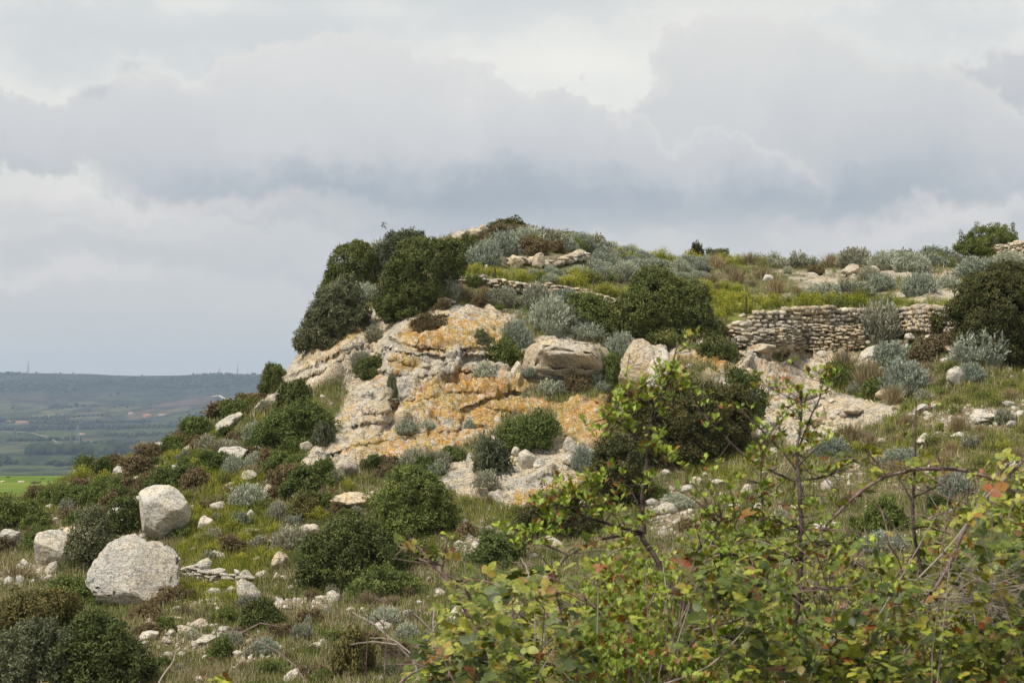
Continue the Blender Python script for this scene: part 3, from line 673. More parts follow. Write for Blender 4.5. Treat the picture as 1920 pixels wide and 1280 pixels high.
for a in [
 (740, 489, 27, 16, M_LIMEW, 'topmost of the rounded brown stones piled between the summit junipers', 0),
 (733, 503, 30, 16, M_LIMEW, 'second rounded brown stone from the top between the summit junipers', 0),
 (702, 522, 30, 18, M_LIMEW, 'brownish boulder left of the stacked stones on the left shoulder', 0),
 (722, 522, 16, 12, M_LIME, 'small grey stone below the stacked stones on the left shoulder', 0),
 (866, 450, 38, 20, M_LIMEW, 'broad rounded boulder on the skyline left of the summit', 0),
 (888, 448, 34, 22, M_LIMEW, 'rounded grey boulder on the skyline nearest the orange patch', 0),
 (905, 434, 26, 14, M_LIMEO, 'small bright orange lichened rock at the very top of the hill', 0),
 (955, 478, 14, 16, M_LIMEW, 'pinkish stone perched at the left end of the upper wall', 0),
 (1797, 722, 36, 38, M_LIME, 'white boulder standing alone left of a silver shrub on the right slope', -12),
 (390, 993, 38, 28, M_LIME, 'small pointed pale boulder right of the tall upright boulder', -20),
 (344, 940, 17, 14, M_LIME, 'small round white stone just right of the upright boulder top', 0),
 (461, 902, 50, 20, M_LIME, 'low white boulder among the lime-green herbs', -6),
 (446, 866, 68, 36, M_LIME, 'pale sloping rock above two silver shrubs', -28),
 (362, 841, 42, 13, M_LIME, 'narrow white slab on the left spur below the skyline', -26),
 (432, 800, 66, 17, M_LIME, 'long white slab on the left spur near the dark green bush', -27),
 (498, 762, 40, 12, M_LIME, 'white slab at the top of the left spur under the cliff', -14),
 (296, 838, 24, 11, M_LIME, 'white stone on the spur skyline', -8),
 (160, 870, 18, 8, M_LIME, 'small white stone on the far left skyline', 0),
 (190, 921, 40, 11, M_LIME, 'white slab in the scrub at the upper left', -24),
 (240, 910, 30, 11, M_LIMEW, 'pale stone in the scrub above the upright boulder', 0),
 (152, 903, 12, 9, M_LIME, 'round white stone low in the left scrub', 0),
 (98, 930, 14, 9, M_LIME, 'white stone at the edge above the green field', 0),
 (120, 942, 20, 8, M_LIME, 'flat white stone on the left edge slope', -10),
 (15, 1020, 50, 32, M_LIME, 'pale boulder at the left edge of the picture', -8),
 (25, 1043, 14, 9, M_LIME, 'small white stone below the left edge boulder', 0),
 (655, 948, 88, 28, M_LIMEO, 'flat pinkish slab left of the rounded green bush', 5),
 (645, 893, 40, 30, M_LIMEW, 'rounded pinkish rock at the foot of the cliff', 30),
 (925, 838, 38, 20, M_LIME, 'white boulder at the left of the green shrub on the slab', -10),
 (988, 874, 44, 32, M_LIME, 'pale angular block below the green shrub on the slab', 8),
 (1012, 880, 24, 18, M_LIME, 'smaller pale block right of the angular block', 0),
 (1068, 845, 32, 26, M_LIME, 'pale rock right of the green shrub on the slab', 12),
 (1068, 868, 36, 18, M_LIME, 'flat white rock left of the silver shrub below the cliff', 0),
 (968, 858, 16, 16, M_LIME, 'small square white stone beside the dark olive shrub', 0),
 (905, 860, 18, 22, M_LIME, 'upright white stone left of the dark olive shrub', 0),
 (1540, 992, 76, 15, M_LIME, 'flat white slab lying behind the hawthorn stem', -6),
 (1290, 934, 30, 22, M_LIME, 'white stone behind the brambles below the brown juniper', 0),
 (1020, 700, 22, 12, M_LIMEW, 'small cream stone under the layered block', 0),
 (1352, 905, 40, 12, M_LIME, 'pale flat stone below the brown juniper', 0),
 (1432, 820, 30, 30, M_LIME, 'cracked grey rock at the right foot of the brown juniper', 0),
 (473, 1129, 44, 46, M_LIME, 'pointed pale rock below the low stone heap', -14),
 (491, 1089, 26, 18, M_LIME, 'round pale stone right of the low stone heap', 0),
 (521, 1070, 30, 32, M_LIMEW, 'upright cream stone near the green juniper', 6),
 (519, 1090, 20, 16, M_LIMEW, 'small cream stone under the upright cream stone', 0),
 (457, 1091, 32, 24, M_LIME, 'white block at the right end of the low stone heap', 0),
 (396, 1094, 24, 18, M_LIME, 'white block in the middle of the low stone heap', 0),
 (545, 1107, 14, 9, M_LIME, 'small white stone below the cream stone', 0),
 (330, 1163, 34, 12, M_LIMEW, 'flat stone on the bare ground below the cracked boulder', -8),
 (375, 1180, 38, 18, M_LIMEW, 'grey-brown stone on the bare ground, rightmost of three', -20),
 (348, 1188, 30, 15, M_LIMEW, 'grey-brown stone on the bare ground, middle of three', -12),
 (285, 1160, 14, 12, M_LIMEW, 'small tan stone on the bare ground', 0),
 (280, 1210, 40, 16, M_LIME, 'white stone right of the big bottom left juniper', -5),
 (312, 1215, 26, 14, M_LIME, 'smaller white stone right of the big bottom left juniper', 0),
 (385, 1212, 48, 16, M_LIME, 'pale ribbed stone in the middle of the lower slope', -10),
 (415, 1198, 18, 9, M_LIME, 'small pale stone beside the ribbed stone', 0),
 (248, 1122, 30, 12, M_LIME, 'white stone at the front foot of the cracked boulder', -10),
 (450, 1232, 30, 12, M_LIME, 'white chippings stone left of the low silver shrub', 0),
 (560, 1270, 60, 24, M_LIME, 'pale rock at the bottom edge in the middle of the slope', -15),
 (540, 1148, 18, 7, M_LIME, 'white stone on the dry grass right of the dark round bush', 0),
 (610, 1128, 14, 7, M_LIME, 'small stone on the dry grass below the green juniper', 0),
 (470, 1003, 34, 15, M_LIME, 'pale stone in the lime-green herbs below the silver shrub', 0),
 (468, 974, 26, 18, M_LIME, 'small pale boulder below the silver shrub in the herbs', 10),
 (505, 930, 26, 24, M_LIMEW, 'pale rock right of the silver shrub in the herbs', -10),
 (580, 1008, 44, 26, M_LIME, 'pale rock beside the low grey shrub', 8),
 (310, 1080, 30, 20, M_LIMEW, 'rounded grey stone on the right shoulder of the cracked boulder', 0),
 (758, 800, 34, 34, M_LIMEW, 'rounded cream boulder stuck to the cliff beside the green tuft', 0),
 (1635, 676, 44, 24, M_LIME, 'grey rounded rock at the foot of the wall under the large grey shrub', 0),
 (1710, 636, 30, 12, M_LIME, 'flat pale stone right of the large grey shrub', 0),
 (1745, 640, 34, 14, M_LIME, 'flat pale rock slab below the wall end', 5),
 (1424, 664, 58, 16, M_LIMEO, 'smooth brown boulder with orange lichen at the wall foot', -4),
 (1730, 772, 40, 14, M_LIME, 'low pale ledge stone on the right slope', 0),
 (1600, 780, 44, 16, M_LIMEW, 'low cream ledge stone under the right cliff', 0),
 (1655, 752, 26, 20, M_LIMEW, 'rounded cream stone left of the tall silver shrub', 0),
 (1850, 790, 46, 16, M_LIME, 'white slab in the grass at the far right', -8),
 (1893, 770, 30, 12, M_LIME, 'small white slab near the right edge', 0),
 (1000, 1050, 18, 10, M_LIME, 'small white stone on the stony patch behind the brambles', 0),
 (868, 1006, 14, 8, M_LIME, 'white pebble-sized stone on the stony patch', 0),
 (765, 1157, 18, 10, M_LIME, 'small white stone below the green juniper pair', 0),
 (785, 1142, 14, 9, M_LIME, 'tiny white stone near the lower silver shrubs', 0),
 (838, 570, 44, 12, M_LIME, 'white ledge stone at the top edge of the cliff', 8),
 (918, 568, 16, 10, M_LIMEW, 'cream stone between the dry tufts above the cliff', 0),
 (895, 575, 10, 6, M_LIMEO, 'tiny orange stone above the cliff edge', 0),
 (1208, 640, 16, 18, M_LIMEW, 'tan stone at the left foot of the domed juniper', 0),
]: rock(*a[:6], tilt=a[6])

# ---- dry-stone walls
def wall(name, label, pts, course, sw, mat, seed, thick=.5, cat='stone wall', ragged=.0, core=True, lean=.10):
    """pts: list of (px, base py, top py); stones laid in courses between base and top"""
    r = np.random.default_rng(seed)
    pts = np.array(pts, float)
    top_root = empty(name); tag(top_root, label, cat)
    mid = G1(pts[len(pts)//2, 0], pts[len(pts)//2, 1]); top_root.location = mid
    xs = pts[:, 0]; bpx = np.arange(xs[0], xs[-1]+.1, 4.0)
    by = np.interp(bpx, xs, pts[:, 1]); ty = np.interp(bpx, xs, pts[:, 2])
    B = ground(bpx, by)
    # smooth base line
    k = np.ones(9)/9
    for c in (1, 2): B[:, c] = np.convolve(np.pad(B[:, c], 4, 'edge'), k, 'valid')
    H = (by-ty)/F_PX*B[:, 1]
    seg = np.r_[0, np.cumsum(np.linalg.norm(np.diff(B[:, :2], axis=0), axis=1))]
    s = B[:, 1].mean()/F_PX; ch = course*s; wd = sw*s
    extra = []; n = 0
    row = 0; zoff = 0.0
    while zoff < H.max():
        hc = ch*r.uniform(.8, 1.2); u = r.uniform(0, wd)
        while u < seg[-1]:
            w = wd*r.uniform(.45, 1.55); hv = r.uniform(.8, 1.3)
            uc = u+w/2; hh = np.interp(uc, seg, H)
            if zoff + hc*.6 < hh*(1-ragged*r.uniform(0, 1)):
                p = np.array([np.interp(uc, seg, B[:, 0]), np.interp(uc, seg, B[:, 1]), np.interp(uc, seg, B[:, 2])])
                tang = math.atan2(np.interp(uc+.3, seg, B[:, 1])-np.interp(uc-.3, seg, B[:, 1]), np.interp(uc+.3, seg, B[:, 0])-np.interp(uc-.3, seg, B[:, 0])+1e-6)
                hs = hc*hv
                loc = Vector((p[0], p[1]+zoff*lean+r.uniform(-.05, .05)-.05, p[2]+zoff+r.uniform(-.2, .15)*hc))
                mx = Matrix.LocRotScale(loc, Euler((r.uniform(-.15, .15), r.uniform(-.16, .16), tang+r.uniform(-.25, .25))), Vector((w*1.16, thick*r.uniform(.8, 1.1), hs*1.22)))
                if n < 300:
                    o = obj('stone', STONES[int(r.integers(12))], top_root, mat=mat)
                    o.matrix_parent_inverse = Matrix.Identity(4)
                    o.matrix_local = Matrix.Translation(-mid) @ mx; n += 1
                else: extra.append((mx, int(r.integers(12))))
            u += w
        zoff += hc; row += 1
    if extra:
        Vs, Fs, off = [], [], 0
        for mx, k in extra:
            V = np.empty(len(STONES[k].vertices)*3, np.float32); STONES[k].vertices.foreach_get('co', V); V = V.reshape(-1, 3)
            M = np.array(mx); V = V@M[:3, :3].T + M[:3, 3] - np.array(mid); F = _ICO[1][1] + off; off += len(V); Vs.append(V); Fs.append(F)
        o = obj('small_stones', mesh_np('small_stones', np.concatenate(Vs), np.concatenate(Fs), mat), top_root); tag(o, kind='stuff')
    if core:      # packed earth and rubble behind the facing stones
        th = thick*1.6; Vv = []
        for i in range(len(bpx)):
            x, y, z = B[i]-np.array(mid); h = H[i]*.93
            Vv += [(x, y+.16, z-.3), (x, y+.16+h*lean, z+h), (x, y+.16+th, z+h+.02), (x, y+.16+th, z-.3)]
        Vv = np.array(Vv); m_ = len(bpx); F = []
        for i in range(m_-1):
            for j in range(4): F.append((i*4+j, (i+1)*4+j, (i+1)*4+(j+1) % 4, i*4+(j+1) % 4))
        obj('rubble_core', mesh_np('rubble_core', Vv, np.array(F), M_CORE), top_root)
    return top_root
M_CORE, _t, _g = new_mat('packed_earth'); _P = nd(_t, 'ShaderNodeNewGeometry').outputs['Position']
finish(_t, _g.mix(_g.ss(_g.noise(_P, 6, 5, .7), .4, .6), (.12, .10, .08, 1), (.24, .20, .16, 1)), .95, None, .1)
wall('dry_stone_wall', 'upper tier of the grey-brown dry-stone retaining wall across the right terrace', [(1392, 628, 600), (1420, 632, 586), (1470, 632, 580), (1560, 628, 577), (1640, 622, 576), (1700, 622, 573), (1760, 622, 572), (1792, 622, 576)], 7.8, 11, M_WALL, 1)
wall('dry_stone_wall', 'lower tier of pale flat stones below the grey-brown retaining wall', [(1372, 652, 632), (1420, 652, 625), (1470, 656, 615), (1540, 660, 612), (1612, 655, 612)], 5.2, 11, M_WALLP, 2, thick=.45)
wall('dry_stone_wall', 'tumbled stones at the left end of the retaining wall beside the domed juniper', [(1364, 622, 606), (1380, 632, 604), (1400, 640, 606)], 8, 14, M_WALLP, 3, ragged=.4)
wall('dry_stone_wall', 'long low dry-stone wall running behind the silver shrubs below the summit', [(858, 530, 516), (900, 536, 520), (950, 545, 524), (1000, 550, 528), (1060, 556, 533), (1100, 560, 542), (1150, 572, 558)], 6.2, 11, M_WALLP, 4, thick=.5, ragged=.15)
wall('dry_stone_wall', 'rough wall of large boulders under the summit scrub', [(945, 500, 482), (1000, 500, 482), (1040, 498, 480), (1100, 490, 472)], 8, 17, M_WALL, 5, ragged=.35)
wall('dry_stone_wall', 'dry-stone wall on the skyline at the right edge', [(1838, 474, 464), (1870, 476, 457), (1925, 478, 450), (1990, 480, 446)], 6, 12, M_WALLP, 6, ragged=.1)
wall('stone_heap', 'low tumbled heap of white stones right of the cracked boulder', [(338, 1078, 1056), (370, 1086, 1060), (400, 1098, 1068), (440, 1102, 1066), (470, 1096, 1070)], 8, 15, M_LIME, 7, cat='stone heap', ragged=.5, core=False)
for a in [(968, 503, 34, 24, M_LIMEW, 'pinkish boulder at the left end of the summit wall', 0), (1003, 503, 30, 30, M_LIMEW, 'overhanging tan boulder in the middle of the summit wall', 12),
          (1030, 500, 20, 16, M_LIMEW, 'rounded pink stone right of the overhanging tan boulder', 0), (1085, 484, 34, 16, M_LIMEW, 'broad pinkish boulder at the right end of the summit wall', -6), (1052, 494, 24, 14, M_LIMEW, 'smooth pink stone in the right half of the summit wall', 0)]:
    rock(*a[:6], tilt=a[6])

# ---- thin fence stakes
M_RUST, _t, _g = new_mat('rusty_iron'); finish(_t, (.07, .045, .035, 1), .8, None, .3)
def stake(px, py, h, label):
    p = G1(px, py); s = p.y/F_PX; hh = h*s
    a = np.linspace(0, 2*math.pi, 6, endpoint=False); r0 = .028
    r_ = np.random.default_rng(int(px)); bend = r_.uniform(-.04, .04)
    rings = [(0, -.2), (bend*.3, hh*.4), (bend, hh*.8), (bend*1.6, hh)]
    V = []; F = []
    for dx, z in rings: V += [(dx+r0*math.cos(t), r0*math.sin(t), z) for t in a]
    for k in range(3):
        for j in range(6): F.append((k*6+j, k*6+(j+1) % 6, (k+1)*6+(j+1) % 6, (k+1)*6+j))
    F.append((18, 19, 20, 21)); F.append((18, 21, 22, 23))
    o = obj('fence_stake', mesh_np('fence_stake', np.array(V), np.array(F), M_RUST)); o.location = p
    tag(o, label, 'fence stake', 'thin fence stakes on the hilltop')
stake(971, 484, 30, 'thin rusty fence stake at the left end of the summit wall')
stake(1015, 480, 24, 'thin rusty fence stake behind the middle of the summit wall')
stake(1075, 474, 22, 'thin fence stake at the right of the summit wall')
stake(934, 500, 26, 'slanting grey stake left of the summit wall')
stake(928, 524, 20, 'thin stake at the left part of the long low wall')
stake(1064, 532, 24, 'thin stake behind the middle of the long low wall')
stake(1113, 546, 28, 'dark stake near the right end of the long low wall')
stake(1399, 590, 40, 'rusty leaning stake at the left end of the retaining wall')
stake(1735, 480, 32, 'fence post on the right skyline beside the low green shrub')
# ================================================================ plants
def leaf_mat(name, c0, c1, c2=None, trans=.18, var=.25, rough=.75):
    """c0 -> c1 by leaf tint, c2 is reached by the most tinted leaves; plants differ a little from one another"""
    m, t, g = new_mat(name)
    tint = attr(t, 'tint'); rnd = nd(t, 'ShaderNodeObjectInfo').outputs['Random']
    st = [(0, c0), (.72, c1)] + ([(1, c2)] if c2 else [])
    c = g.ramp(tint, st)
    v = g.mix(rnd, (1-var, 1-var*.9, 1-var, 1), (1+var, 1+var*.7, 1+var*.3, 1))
    c = g.mix(1.0, c, v, 'MULTIPLY')
    finish(t, c, rough, None, .15, trans)
    return m
M_JUN = leaf_mat('juniper_foliage', (.052, .070, .022), (.135, .160, .050), (.20, .20, .065), .12)
M_JUNB = leaf_mat('brownish_juniper_foliage', (.068, .065, .025), (.150, .142, .050), (.23, .18, .065), .12)
M_JUNG = leaf_mat('green_shrub_foliage', (.070, .095, .026), (.155, .195, .055), (.23, .27, .08), .2)
M_JUND = leaf_mat('dark_juniper_foliage', (.038, .046, .018), (.100, .105, .038), (.16, .13, .05), .1)
M_OLV = leaf_mat('greygreen_shrub_foliage', (.090, .100, .055), (.170, .185, .100), (.27, .27, .18), .15)
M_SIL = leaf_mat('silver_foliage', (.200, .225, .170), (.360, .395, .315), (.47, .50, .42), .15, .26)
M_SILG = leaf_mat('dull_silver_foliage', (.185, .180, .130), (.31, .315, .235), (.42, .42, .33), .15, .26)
M_HERB = leaf_mat('lime_herb_foliage', (.13, .16, .025), (.30, .32, .045), (.52, .48, .06), .25, .2)
M_HRBG = leaf_mat('green_herb_foliage', (.09, .115, .028), (.185, .215, .055), (.30, .30, .07), .25, .22)
M_DRY = leaf_mat('dry_grass', (.17, .135, .07), (.36, .29, .165), (.46, .39, .25), .15, .2)
M_BRN = leaf_mat('brown_scrub_foliage', (.105, .080, .040), (.22, .17, .09), (.30, .22, .12), .12, .2)
M_TWIG, _t, _g = new_mat('grey_twigs'); finish(_t, (.21, .18, .155, 1), .9, None, .1)
M_TRNK, _t, _g = new_mat('bark'); finish(_t, (.10, .08, .06, 1), .9, None, .1)

def unitv(v): return v/(np.linalg.norm(v, axis=1)[:, None]+1e-9)
def diamonds(C, Dv, Ln, Wd, tint, r, fn=None):
    """leaf quads: base C, direction Dv, length Ln, width Wd"""
    n = len(C); side = unitv(np.cross(Dv, r.normal(size=(n, 3)) if fn is None else fn))
    Ln = np.broadcast_to(Ln, n)[:, None]; Wd = np.broadcast_to(Wd, n)[:, None]
    mid = C + Dv*Ln*.55
    V = np.stack([C, mid+side*Wd*.5, C+Dv*Ln, mid-side*Wd*.5], 1).reshape(-1, 3)
    F = np.arange(n*4).reshape(-1, 4)
    return V, F, np.repeat(tint, 4)
def lobes_surface(lobes, n, r, low=-.7):
    """random points on the outside of a union of ellipsoids, with outward normals"""
    Lb = np.array(lobes, float); ar = (Lb[:, 3]*Lb[:, 4]+Lb[:, 3]*Lb[:, 5]+Lb[:, 4]*Lb[:, 5]); ar /= ar.sum()
    P, Nn = [], []
    tot = 0
    while tot < n:
        k = r.choice(len(Lb), n, p=ar); d = unitv(r.normal(size=(n, 3))); d[:, 2] = np.where(d[:, 2] < low, -d[:, 2], d[:, 2])
        c = Lb[k, :3]; ra = Lb[k, 3:6]; p = c + d*ra; nn = unitv(d/ra)
        ok = p[:, 2] > 0.0
        for (x, y, z, a, b, e) in Lb:
            ok &= (((p-[x, y, z])/[a, b, e])**2).sum(1) > .82
        P.append(p[ok]); Nn.append(nn[ok]); tot += ok.sum()
        if tot == 0 and len(P) > 20: break
    return np.concatenate(P)[:n], np.concatenate(Nn)[:n]
def crown(lobes, nclump, per, L_, W_, clump, seed, up=.25, rough=.10, core=True, core_k=.55):
    r = np.random.default_rng(seed)
    P, Nn = lobes_surface(lobes, nclump, r)
    if core:       # leaves deeper inside the crown
        core = False; k_ = r.choice(len(lobes), int(nclump*.55)); d_ = unitv(r.normal(size=(len(k_), 3))); Lb = np.array(lobes, float)[k_]
        Pi = Lb[:, :3] + d_*Lb[:, 3:6]*r.uniform(.30, .72, (len(k_), 1)); okp = Pi[:, 2] > 0; P = np.concatenate([P, Pi[okp]]); Nn = np.concatenate([Nn, d_[okp]])
    n = len(P); sc = np.mean([l[3] for l in lobes])
    off = fbm(P/sc+seed, 1.6, 4)*rough*2*sc + r.uniform(-1.0, .6, n)*rough*sc*.7 + r.exponential(1, n)*(r.random(n) < .22)*rough*sc*.8
    P = P + Nn*off[:, None]
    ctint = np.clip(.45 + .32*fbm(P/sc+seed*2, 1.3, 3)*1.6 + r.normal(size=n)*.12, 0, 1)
    C = np.repeat(P, per, 0); D0 = np.repeat(Nn, per, 0)
    q = unitv(r.normal(size=C.shape) + D0*.55)
    C = C + q*clump*r.uniform(.45, 1.1, (len(C), 1))
    # leaves lie like shingles over each rounded clump, tips out and up
    fn = unitv(q + D0*.35 + r.normal(size=C.shape)*.45)
    Dv = unitv(np.cross(fn, r.normal(size=C.shape)) + np.array([0, 0, up]) + fn*.45)
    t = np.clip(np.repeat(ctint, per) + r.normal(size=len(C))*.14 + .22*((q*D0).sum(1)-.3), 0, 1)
    ok = C[:, 2] > -.02
    C, Dv, t, fn = C[ok], Dv[ok], t[ok], fn[ok]
    V, F, T = diamonds(C, Dv, L_*r.uniform(.6, 1.3, len(C)), W_*r.uniform(.7, 1.2, len(C)), t, r, fn)
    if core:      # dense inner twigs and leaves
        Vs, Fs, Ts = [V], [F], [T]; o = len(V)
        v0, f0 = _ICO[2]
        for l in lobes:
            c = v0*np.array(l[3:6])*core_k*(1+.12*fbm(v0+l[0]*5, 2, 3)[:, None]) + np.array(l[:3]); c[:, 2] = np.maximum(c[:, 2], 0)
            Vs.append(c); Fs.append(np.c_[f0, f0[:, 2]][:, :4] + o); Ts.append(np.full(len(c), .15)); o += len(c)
        # triangles as degenerate quads are not allowed: split into two arrays instead
        return V, F, T, (np.concatenate(Vs[1:]), np.concatenate([f[:, :3] for f in Fs[1:]])-len(V), np.concatenate(Ts[1:]))
    return V, F, T, None
def mesh_mixed(name, V, F4, T, core=None, mat=None):
    """quads plus optional triangles in one mesh"""
    if core is None: return mesh_np(name, V, F4, mat, False, dict(tint=T))
    cv, cf, ct = core; o = len(V)
    Vn = np.concatenate([V, cv]); Tn = np.concatenate([T, ct]); cf = cf+o
    me = bpy.data.meshes.new(name); me.vertices.add(len(Vn)); me.vertices.foreach_set('co', np.ascontiguousarray(Vn, np.float32).ravel())
    li = np.concatenate([F4.ravel(), cf.ravel()]).astype(np.int32)
    ls = np.concatenate([np.arange(0, F4.size, 4), F4.size+np.arange(0, cf.size, 3)]).astype(np.int32)
    lt = np.concatenate([np.full(len(F4), 4), np.full(len(cf), 3)]).astype(np.int32)
    me.loops.add(len(li)); me.loops.foreach_set('vertex_index', li)
    me.polygons.add(len(ls)); me.polygons.foreach_set('loop_start', ls); me.polygons.foreach_set('loop_total', lt)
    a = me.attributes.new('tint', 'FLOAT', 'POINT'); a.data.foreach_set('value', np.ascontiguousarray(Tn, np.float32))
    me.update(calc_edges=True)
    if mat: me.materials.append(mat)
    return me

def dome_lobes(seed, n, hr=.62):
    r = random.Random(seed); L_ = [(0, 0, hr*.38, .36, .36, hr*.52)]
    L_ = [(0, 0, hr*.3, .30, .30, hr*.42)]; sk = r.uniform(-.16, .16)
    for k in range(n+4):
        a = r.uniform(0, 2*math.pi); d = r.uniform(.10, .44); s = r.uniform(.09, .20); z = r.uniform(.08, .70)*hr*(1-.75*d/.44*r.random())
        L_.append((math.cos(a)*d+sk*z/hr, math.sin(a)*d, z, s, s, s*r.uniform(.6, 1.0)))
    return L_
def fit(V, core=None):
    """scale to the unit box used by put()"""
    A = V if core is None else V
    lo, hi = np.percentile(A, 1, axis=0), np.percentile(A, 99, axis=0)
    def f(X): Y = X.copy(); Y[:, 0] = (X[:, 0]-(lo[0]+hi[0])/2)/(hi[0]-lo[0]); Y[:, 1] = (X[:, 1]-(lo[1]+hi[1])/2)/(hi[1]-lo[1]); Y[:, 2] = X[:, 2]/hi[2]; return Y
    V = f(V)
    if core is not None: core = (f(core[0]), core[1], core[2])
    return V, core

def tubes(segs, k=3):
    """segs: list of (p0, p1, r0, r1) -> prism mesh arrays"""
    S = np.array([(*a, *b, c, d) for a, b, c, d in segs], float); n = len(S)
    A, B, ra, rb = S[:, :3], S[:, 3:6], S[:, 6], S[:, 7]
    d = unitv(B-A); h = np.where(np.abs(d[:, 2:3]) < .9, np.array([[0, 0, 1.]]), np.array([[1., 0, 0]]))
    u = unitv(np.cross(d, h)); v = np.cross(d, u)
    V = np.zeros((n, 2*k, 3))
    for j in range(k):
        t = 2*math.pi*j/k; o = math.cos(t)*u + math.sin(t)*v
        V[:, j] = A + o*ra[:, None]; V[:, k+j] = B + o*rb[:, None]
    F = np.array([(j, (j+1) % k, k+(j+1) % k, k+j) for j in range(k)])
    F = (F[None]+(np.arange(n)*2*k)[:, None, None]).reshape(-1, 4)
    return V.reshape(-1, 3), F
def branching(seed, n0=9, depth=3, spread=.5, r0=.012, L0=.35, up=.6):
    r = random.Random(seed); segs = []
    def go(p, d, L_, rad, dep):
        for _ in range(2):
            d = (d + Vector((r.gauss(0, .16), r.gauss(0, .16), r.gauss(0, .1)))).normalized()
            q = p + d*L_*.5; segs.append((p, q, rad, rad*.8)); p = q; rad *= .8
        if dep:
            for _ in range(r.choice((2, 3, 3))):
                nd_ = (d + Vector((r.gauss(0, spread), r.gauss(0, spread), r.gauss(.1, spread*.6)))).normalized()
                go(p, nd_, L_*r.uniform(.55, .8), rad*.75, dep-1)
    for k in range(n0):
        a = r.uniform(0, 2*math.pi); t = r.uniform(.15, .9)
        go(Vector((0, 0, 0)), Vector((math.cos(a)*t, math.sin(a)*t, up)).normalized(), L0, r0, depth)
    return segs

VAR = {}
def build_variants():
    # dense evergreen domes, three sizes of leaf
    for size, (ncl, per, L_, cl, nv) in dict(mid=(230, 30, .066, .070, 5), small=(90, 20, .12, .10, 4)).items():
        VAR['jun_'+size] = []
        for k in range(nv):
            V, F, T, co = crown(dome_lobes(k*7+3, 7), ncl, per, L_, L_*.42, cl, k*11+5, rough=.22)
            V, co = fit(V, co); VAR['jun_'+size].append(mesh_mixed('shrub_foliage', V, F, T, co))
    # looser shrubs with sky between the sprays
    VAR['loose'] = []
    for k in range(4):
        V, F, T, co = crown(dome_lobes(k*5+70, 9, .7), 230, 20, .080, .030, .075, k*13+9, rough=.34, core_k=.5)
        V, co = fit(V, co); VAR['loose'].append(mesh_mixed('shrub_foliage', V, F, T, co))
    # silver shrubs: upright downy spikes fanning from the base
    for size, (ns, nl, L_) in dict(silver=(330, 13, .085), silver_s=(120, 9, .15)).items():
        VAR[size] = []
        for k in range(5):
            r = np.random.default_rng(k+300)
            th = np.arccos(r.uniform(.12, 1, ns)); ph = r.uniform(0, 2*math.pi, ns)
            d = np.stack([np.sin(th)*np.cos(ph), np.sin(th)*np.sin(ph), np.cos(th)], 1)
            ln = r.uniform(.78, 1.0, ns)*(1+.28*fbm(d+k*9, 1.7, 3))
            tip = d*np.array([.5, .5, .62])*ln[:, None]; up = np.array([0, 0, 1.0])
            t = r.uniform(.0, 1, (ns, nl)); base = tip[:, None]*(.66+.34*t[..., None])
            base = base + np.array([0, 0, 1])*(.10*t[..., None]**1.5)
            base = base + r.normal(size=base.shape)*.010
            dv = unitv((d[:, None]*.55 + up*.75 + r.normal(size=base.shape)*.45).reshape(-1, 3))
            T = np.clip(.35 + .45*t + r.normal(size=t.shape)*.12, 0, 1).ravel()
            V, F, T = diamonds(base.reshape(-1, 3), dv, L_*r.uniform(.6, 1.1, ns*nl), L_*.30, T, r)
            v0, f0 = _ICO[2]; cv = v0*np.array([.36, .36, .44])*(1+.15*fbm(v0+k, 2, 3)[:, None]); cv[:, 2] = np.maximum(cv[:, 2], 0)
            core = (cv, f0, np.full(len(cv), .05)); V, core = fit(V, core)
            VAR[size].append(mesh_mixed('silver_foliage', V, F, T, core))
    # herbs: many thin leafy stems with yellow heads
    VAR['herb'] = []
    for k in range(5):
        r = np.random.default_rng(k+500); ns = 150
        bx = r.normal(size=(ns, 2))*.20; h = r.uniform(.55, 1, ns)*np.exp(-(bx**2).sum(1)*2.2)
        lean = bx*.6 + r.normal(size=(ns, 2))*.06
        nl = 16; t = r.uniform(.15, 1, (ns, nl))
        B = np.stack([bx[:, :1]+lean[:, :1]*t, bx[:, 1:]+lean[:, 1:]*t, h[:, None]*t], -1).reshape(-1, 3)
        dv = unitv(np.c_[r.normal(size=(ns*nl, 2)), r.uniform(.1, 1.2, ns*nl)])
        T = np.clip(.25+.45*t**2 + (t > .86)*.35*(r.random((ns, 1)) < .6) + r.normal(size=t.shape)*.1, 0, 1).ravel()
        V, F, T = diamonds(B, dv, .10*r.uniform(.5, 1.1, ns*nl), .030, T, r); V, _ = fit(V)
        VAR['herb'].append(mesh_np('herb_foliage', V, F, None, False, dict(tint=T)))
    # grass tufts
    VAR['tuft'] = []
    for k in range(4):
        r = np.random.default_rng(k+600); n = 420
        ph = r.uniform(0, 2*math.pi, n); th = np.abs(r.normal(size=n))*.42
        d = np.stack([np.sin(th)*np.cos(ph), np.sin(th)*np.sin(ph), np.cos(th)], 1); ln = r.uniform(.5, 1, n)
        b = np.c_[r.normal(size=(n, 2))*.09, np.zeros(n)]
        V, F, T = diamonds(b, d, ln, .02, r.uniform(0, 1, n), r); V, _ = fit(V)
        VAR['tuft'].append(mesh_np('grass_blades', V, F, None, False, dict(tint=T)))
    # bare grey twiggy shrubs
    VAR['dead'] = []
    for k in range(3):
        V, F = tubes(branching(k+5, 16, 3, .42, .010, .34)); V[:, 2] = np.maximum(V[:, 2], 0); V, _ = fit(V)
        VAR['dead'].append(mesh_np('bare_twigs', V, F, M_TWIG, False, dict(tint=np.zeros(len(V)))))
build_variants()

